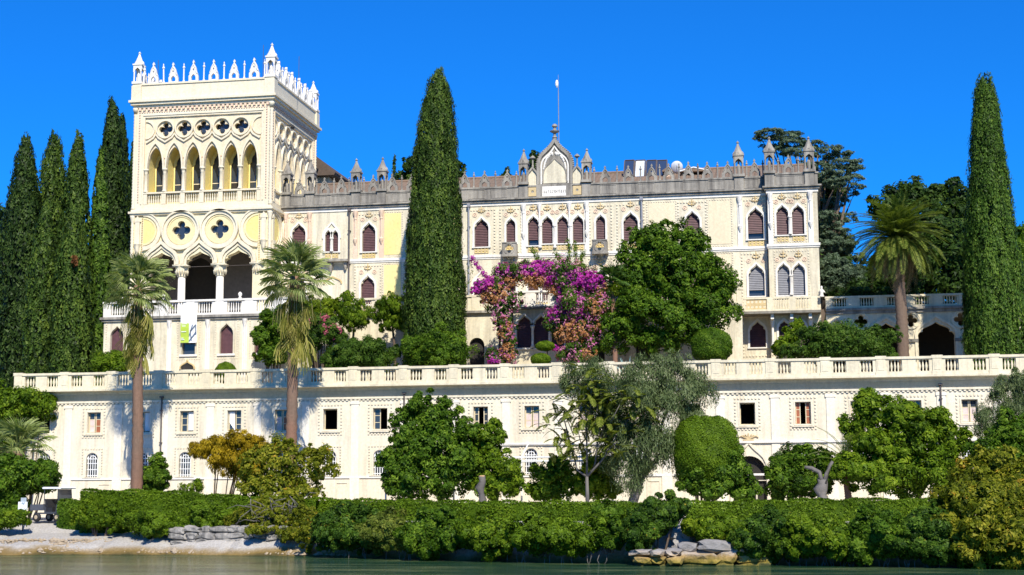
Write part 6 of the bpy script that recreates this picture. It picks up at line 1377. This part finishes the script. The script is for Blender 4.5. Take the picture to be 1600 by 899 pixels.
def hedge(label, path, n, leaf, mat, th=.55, zb=.9):
    P = [at(px, py, Y) for px, py, Y in path]; root = thing('clipped_hedge', label, 'hedge', (P[0].x, P[0].y, zb), 'clipped hedges along the shore')
    add_mesh('foliage', hedge_mesh('foliage', [(p.x, p.y) for p in P], [p.z for p in P], zb, th, n, leaf, LM and mat), root)
    mb = MB()
    for p, q in zip(P, P[1:]):
        for t in (.2, .5, .8): r_ = p.lerp(q, t); mb.tube([(r_.x, r_.y, zb - .3), (r_.x + .1, r_.y, p.z - .3)], [.05, .02], 5)
    mb.build('stems', MAT['bark'], root)
hedge('tall clipped hedge following the shore path below the western palm', [(134, 767, -10.2), (250, 768, -10.4), (380, 777, -10.8), (500, 781, -11.4)], 24000, .12, 'box')
hedge('long low clipped hedge on the bank between the fig and the rock', [(500, 781, -10.6), (640, 783, -12.2), (800, 785, -14), (970, 785, -15.6), (1010, 786, -15.7)], 20000, .12, 'box')
hedge('straight clipped hedge on the bank from the rock to the yellowing shrub', [(1075, 786, -15.8), (1200, 783, -16.2), (1340, 781, -16.8), (1500, 781, -17.6)], 20000, .12, 'box')
hedge('short dark clipped hedge end behind the golf cart', [(97, 783, -9.9), (136, 783, -10.1)], 3500, .11, 'laurel', .4)
# rounded shrubs along the water
WS = 'shrubs overhanging the water'
shore = [
 ('low spreading clipped mound on the shore slope', [(245, 820, -12.6, 46, 18), (215, 815, -12.2, 30, 14), (280, 822, -12.6, 26, 14)], 11000, .12, 'box'),
 ('clipped round mound beside the low spreading one', [(330, 806, -12.4, 32, 22), (320, 817, -12.4, 32, 12), (345, 818, -12.4, 24, 11)], 9000, .12, 'box'),
 ('low loose green edge of the tall hedge by the shore path', [(150, 810, -11.6, 30, 16), (180, 806, -11.6, 26, 20), (142, 798, -11.3, 22, 20)], 7000, .13, 'bright'),
 ('tangled olive toned scrub under the fig', [(400, 808, -13.2, 34, 14), (440, 812, -13.5, 34, 20), (475, 812, -13.9, 26, 22), (370, 812, -13, 24, 10), (455, 834, -15.3, 26, 12), (405, 828, -14.7, 22, 8), (485, 838, -16, 16, 18)], 6500, .16, 'yellowgreen'),
 ('dark glossy shrub at the west end of the overhanging row', [(535, 820, -14, 40, 34), (520, 845, -14.6, 30, 22), (560, 840, -15, 34, 24), (575, 812, -14.5, 26, 24)], 15000, .17, 'deep'),
 ('pale grey green shrub in the overhanging row', [(600, 822, -15.4, 38, 26), (630, 830, -16, 34, 26), (612, 845, -16.4, 36, 18)], 12000, .17, 'sumac'),
 ('vivid green trailing shrub in the overhanging row', [(680, 825, -17.0, 44, 32), (660, 845, -17.6, 34, 20), (705, 845, -18, 34, 22)], 15000, .17, 'laurel'),
 ('low bright mound with a russet streak in the overhanging row', [(760, 828, -18.4, 46, 30), (740, 845, -18.8, 34, 20), (790, 842, -19, 34, 22)], 14000, .17, 'bright'),
 ('wide fine leaved mound in the overhanging row', [(850, 830, -19.2, 50, 30), (830, 845, -19.6, 40, 20), (885, 842, -19.8, 44, 24), (920, 832, -19.8, 34, 28)], 19000, .15, 'box'),
 ('narrow glossy shrub filling the gap before the landing block', [(952, 808, -20, 26, 24), (962, 832, -20, 18, 20), (945, 845, -20, 18, 14)], 8000, .16, 'laurel'),
 ('tall dark upright shrub beside the rock', [(1025, 800, -19.8, 40, 28), (1000, 825, -20.2, 26, 34), (1010, 838, -20.6, 22, 12), (1050, 790, -19.2, 26, 18)], 16000, .15, 'deep'),
 ('small lime green sprig above the broken wall', [(1080, 818, -19.4, 16, 14), (1095, 828, -19.4, 12, 10)], 2800, .17, 'lime'),
 ('thin grassy trailing scrub above the broken wall', [(1130, 815, -18.6, 40, 16), (1110, 830, -19, 20, 12), (1160, 825, -18.8, 26, 18)], 8000, .15, 'bright'),
 ('dense green overhanging shrub east of the broken wall', [(1195, 830, -20, 40, 36), (1185, 855, -20.8, 32, 24), (1225, 850, -20.8, 34, 26)], 17000, .17, 'deep'),
 ('broad vivid overhanging shrub between dense ones', [(1280, 825, -20.4, 50, 38), (1260, 855, -21.2, 40, 24), (1310, 850, -21.2, 40, 28)], 19000, .17, 'bright'),
 ('mixed green overhanging shrub with russet leaves', [(1370, 830, -20.8, 50, 36), (1350, 855, -21.6, 40, 24), (1400, 855, -21.8, 40, 24)], 18000, .17, 'laurel'),
 ('dark overhanging shrub beside the yellowing shrub', [(1450, 835, -21.2, 44, 36), (1430, 860, -22, 40, 20), (1475, 860, -22, 34, 22)], 16000, .17, 'deep')]
for i_, (lab, bl_, n, lf, m) in enumerate(shore):
    n = int(n * 1.25)
    if i_ >= 4: bl_ = [(a, b + (7 if b < 835 else -5), shore_y(XL(a, b, -21)) - (.1 if b < 825 else .7 if b < 845 else 1.0), c * 1.02, d * .98) for a, b, _, c, d in bl_]
    shrub('shore_shrub', lab, .9 if i_ < 4 else .5, bl_, n, lf * .95, m, WS, tuft=.24, ragged=1.1)
mb = MB(); random.seed(12)
for k in range(70):
    px = random.choice([random.uniform(520, 950), random.uniform(1180, 1480)]); Y = shore_y(XL(px, 850, -21)) - .8; p = at(px, random.uniform(848, 866), Y); mb.tube([p, p + Vector((random.uniform(-.2, .2), -.15, -.5)), p + Vector((random.uniform(-.3, .3), -.1, -1.0))], [.02, .015, .006], 4)
o = mb.build('trailing_roots', MAT['greybark']); o['kind'] = 'stuff'; o['label'] = 'thin pale roots and runners trailing below the overhanging shrubs'; o['category'] = 'roots'
# ------------------------------------------------------------------ quay walls and rocks
def rock_mesh(mat, hx, hy, hz, sd, box=.55):
    v = ICO_V.copy(); m_ = np.max(np.abs(v), 1, keepdims=True); v = v * (1 - box) + v / m_ * box * .86
    nz = np.array([noise.noise(Vector((p[0] * 1.7 + sd * 7.1, p[1] * 1.7, p[2] * 1.7))) * .34 + noise.noise(Vector((p[0] * 4, p[1] * 4 + sd, p[2] * 4))) * .20 for p in v])
    v = v * (1 + nz[:, None]) * np.array([hx, hy, hz]); mb = MB(); mb.add([tuple(p) for p in v], [tuple(int(i) for i in f) for f in ICO_F]); return mb.mesh('stone', mat)
def rough_wall(name, label, pts, z0, z1, th, mat, rows=3, bw=.9, seed=1, box=.55):
    """low wall of uneven separate stones"""
    random.seed(seed); P = [Vector((x, y, 0)) for x, y in pts]; root = thing(name, label, 'wall', (P[0].x, P[0].y, z0)); hz = (z1 - z0) / rows
    MESH = [rock_mesh(mat, .5, .5, .5, k + seed * 13, box) for k in range(6)]
    for a, b in zip(P, P[1:]):
        d = b - a; L = d.length; ang = math.atan2(d.y, d.x)
        for r in range(rows):
            x = random.uniform(-.3, 0) * bw
            while x < L:
                w_ = bw * random.uniform(.55, 1.5); cx = x + w_ / 2; x += w_ * .97
                hh = hz * random.uniform(1.0, 1.45)
                inst('stone', random.choice(MESH), a + d.normalized() * cx + Vector((0, random.uniform(-.08, .08) * th - .0, z0 + hz * (r + .5) + random.uniform(-.05, .05))), root, (random.uniform(-.1, .1), random.uniform(-.12, .12), ang + random.uniform(-.15, .15)), (w_ * 1.12, th * random.uniform(.85, 1.15), hh * 1.1))
    return root
def shoremat(name, hi, lo):
    m, t, b = nodes(name); b.inputs['Roughness'].default_value = .9
    f = noise_tex(t, pos(t), 3.0, 6, .7); g2 = t.nodes.new('ShaderNodeNewGeometry'); sx = t.nodes.new('ShaderNodeSeparateXYZ'); t.links.new(g2.outputs['Position'], sx.inputs[0])
    ad = t.nodes.new('ShaderNodeMath'); ad.operation = 'MULTIPLY_ADD'; t.links.new(f, ad.inputs[0]); ad.inputs[1].default_value = .5; t.links.new(sx.outputs['Z'], ad.inputs[2])
    c = ramp(t, ad.outputs[0], [(.25, (.05, .06, .015)), (.42, (.30, .22, .03)), (.62, (.42, .28, .10)), (.78, hi), (.95, lo)]).outputs[0]
    c = mixc(t, 1.0, c, ramp(t, f, [(.3, (.6, .6, .6)), (.65, (1.05, 1.05, 1.05))]).outputs[0], 'MULTIPLY')
    t.links.new(c, b.inputs['Base Color']); bump(t, b, f, .8, .1); return m
SM = shoremat('waterline_stone', (.42, .35, .28), (.27, .255, .24))
rough_wall('quay_wall', 'rough pale stone retaining wall under the fig above the pebble beach', [(-31.6, -13.3), (-28.2, -13.6), (-24.5, -14.6), (-20.6, -15.9)], .4, 1.4, .6, plaster('pale_limestone', (.30, .28, .25), (.07, .07, .07), .9, (.40, .37, .33), lo=.4, hi=.65, bstr=.9), 3, .75, 2, .9)
rough_wall('landing_stone', 'weathered landing block of cracked stones with an ochre waterline', [(-6.3, -24.6), (-4.9, -24.8)], -.25, .68, 1.3, SM, 3, .8, 4, .85)
rough_wall('quay_wall', 'low ochre stained quay wall between the landing block and the dense shrubs', [(-4.4, -24.3), (-1.6, -24.2)], -.3, .95, .7, SM, 3, 1.2, 5, .75)
rough_wall('quay_wall', 'broken upper wall with grey stones and hanging roots behind the landing block', [(-4.9, -22.6), (-2.2, -22.5), (-.9, -22.6)], .6, 1.45, .5, plaster('grey_limestone', (.34, .32, .30), (.12, .11, .11), .7, (.42, .39, .35), bstr=.7), 2, .9, 6)
# pebbles on the beach
random.seed(14); V = []; F = []
iv, if_ = ICO_V, ICO_F
mb = MB()
for k in range(1500):
    x = random.uniform(-48, -20); d = random.random() ** .8 * 2.6; y = shore_y(x) + .1 + d * (.25 if x > -33 else 1); s = random.uniform(.05, .16) * (1 if random.random() < .93 else 1.9)
    z = .03 + .42 * min(1.6, (y - shore_y(x)) / 1.3)
    mb.add([(x + s * a * random.uniform(.7, 1.3), y + s * b * random.uniform(.7, 1.2), z + s * c * .6) for a, b, c in ((1, 0, 0), (0, 1, 0), (-1, 0, 0), (0, -1, 0), (0, 0, 1), (0, 0, -1))], [(0, 1, 4), (1, 2, 4), (2, 3, 4), (3, 0, 4), (1, 0, 5), (2, 1, 5), (3, 2, 5), (0, 3, 5)])
o = mb.build('beach_pebbles', plaster('pebble_stone', (.34, .25, .14), (.16, .10, .04), .6, (.42, .35, .27))); o['kind'] = 'stuff'; o['label'] = 'pale and rusty pebbles along the waterline'; o['category'] = 'pebbles'
# ------------------------------------------------------------------ golf cart, sign
gc = at(84, 800, -9.6); gx, gyy, gz0 = gc.x, -9.6, 1.60
GC = thing('utility_cart', 'dark utility golf cart with white roof and cargo bed parked by the hedge', 'golf cart', (gx, gyy, gz0))
bodym = plain('dark_grey_cart_paint', (.055, .06, .07), .35, var=.1)
T = Matrix.Translation((gx, gyy, gz0)) @ Matrix.Rotation(R_(-14), 4, 'Z')
mb = MB(T); mb.prism([(-.9, .42), (.75, .42), (.98, .5), (.98, .78), (.78, .95), (.62, .95), (.58, .55), (-.1, .55), (-.12, .82), (-.2, .82), (-.2, .5), (-.9, .5)], -.55, .55); mb.build('body', bodym, GC)
mb = MB(T); mb.box(-1.15, -.22, -.60, .60, .62, .66); mb.box(-1.15, -1.11, -.6, .6, .661, .95); mb.box(-.27, -.23, -.6, .6, .661, .97); mb.box(-1.11, -.271, -.6, -.56, .661, .95); mb.box(-1.11, -.271, .56, .6, .661, .95); mb.build('cargo_bed', plain('grey_bed', (.085, .09, .105), .45), GC)
mb = MB(T); mb.box(-.15, .3, -.5, .5, .56, .78); mb.prism([(-.17, .79), (-.02, .79), (-.12, 1.25), (-.24, 1.25)], -.5, .5); mb.build('seat', MAT['black'], GC)
mb = MB(T); mb.prism([(-.35, 1.86), (-.30, 1.80), (.95, 1.80), (1.0, 1.85), (.9, 1.9), (-.25, 1.91)], -.62, .62); mb.build('roof', MAT['white'], GC)
for y in (-.55, .55):
    MB(T).tube([(-.22, y, .95), (-.22, y, 1.8)], .022, 6).build('roof_post', bodym, GC); MB(T).tube([(.80, y, .93), (.70, y, 1.8)], .022, 6).build('roof_post', bodym, GC)
MB(T).add([(.80, -.53, .95), (.80, .53, .95), (.71, .53, 1.78), (.71, -.53, 1.78), (.81, -.53, .95), (.81, .53, .95), (.72, .53, 1.78), (.72, -.53, 1.78)], [(0, 1, 2, 3), (7, 6, 5, 4), (0, 4, 5, 1), (3, 2, 6, 7), (1, 5, 6, 2), (0, 3, 7, 4)]).build('windscreen', MAT['glass'], GC)
mb = MB(T); mb.tube([(.62, -.25, .9), (.42, -.25, 1.12)], .02, 5); mb.tube([(.42 + .12 * math.cos(a) * .5, -.25 + .17 * math.sin(a), 1.12 + .15 * math.cos(a) * .8) for a in np.linspace(0, 2 * PI, 11)], .015, 5); mb.build('steering_wheel', MAT['black'], GC)
for x in (-.72, .70):
    for y in (-.52, .52):
        Tw = T @ Matrix.Translation((x, y, .25)) @ Matrix.Rotation(PI / 2, 4, 'X')
        mb = MB(Tw); mb.lathe([(.12, -.09), (.22, -.09), (.25, -.05), (.25, .05), (.22, .09), (.12, .09)], 0, 0, 16); wh = mb.build('wheel', MAT['black'], GC, True)
        mb = MB(Tw); mb.lathe([(.02, -.1), (.11, -.095), (.13, -.07), (.13, .07), (.11, .095), (.02, .1)], 0, 0, 12); mb.build('rim', plain('tan_rim', (.45, .36, .24), .4), wh)
s_ = at(36, 790, -11); SG = thing('notice_board', 'small white notice board with grey top panel on a post in the bushes', 'sign', (s_.x, -11, 1.5))
k_ = .0337
MB().tube([(s_.x, -10.950, 1.1), (s_.x, -10.950, s_.z + .2)], .035, 6).build('post', MAT['metal'], SG)
MB().box(s_.x - .28, s_.x + .26, -11.020, -10.985, s_.z - .26, s_.z + .2).build('board', MAT['white'], SG)
MB().box(s_.x - .14, s_.x + .18, -11.000, -10.970, s_.z + .203, s_.z + .42).build('top_panel', plain('grey_panel', (.4, .45, .48), .5), SG)
mb = MB(); mb.prism([(s_.x - .10, s_.z + .10), (s_.x + .05, s_.z + .02), (s_.x + .16, s_.z + .2), (s_.x + .02, s_.z + .14), (s_.x - .02, s_.z + .2)], -11.0206, -11.0201); mb.build('printed_mark', plain('sign_print', (.35, .42, .48), .6), SG)
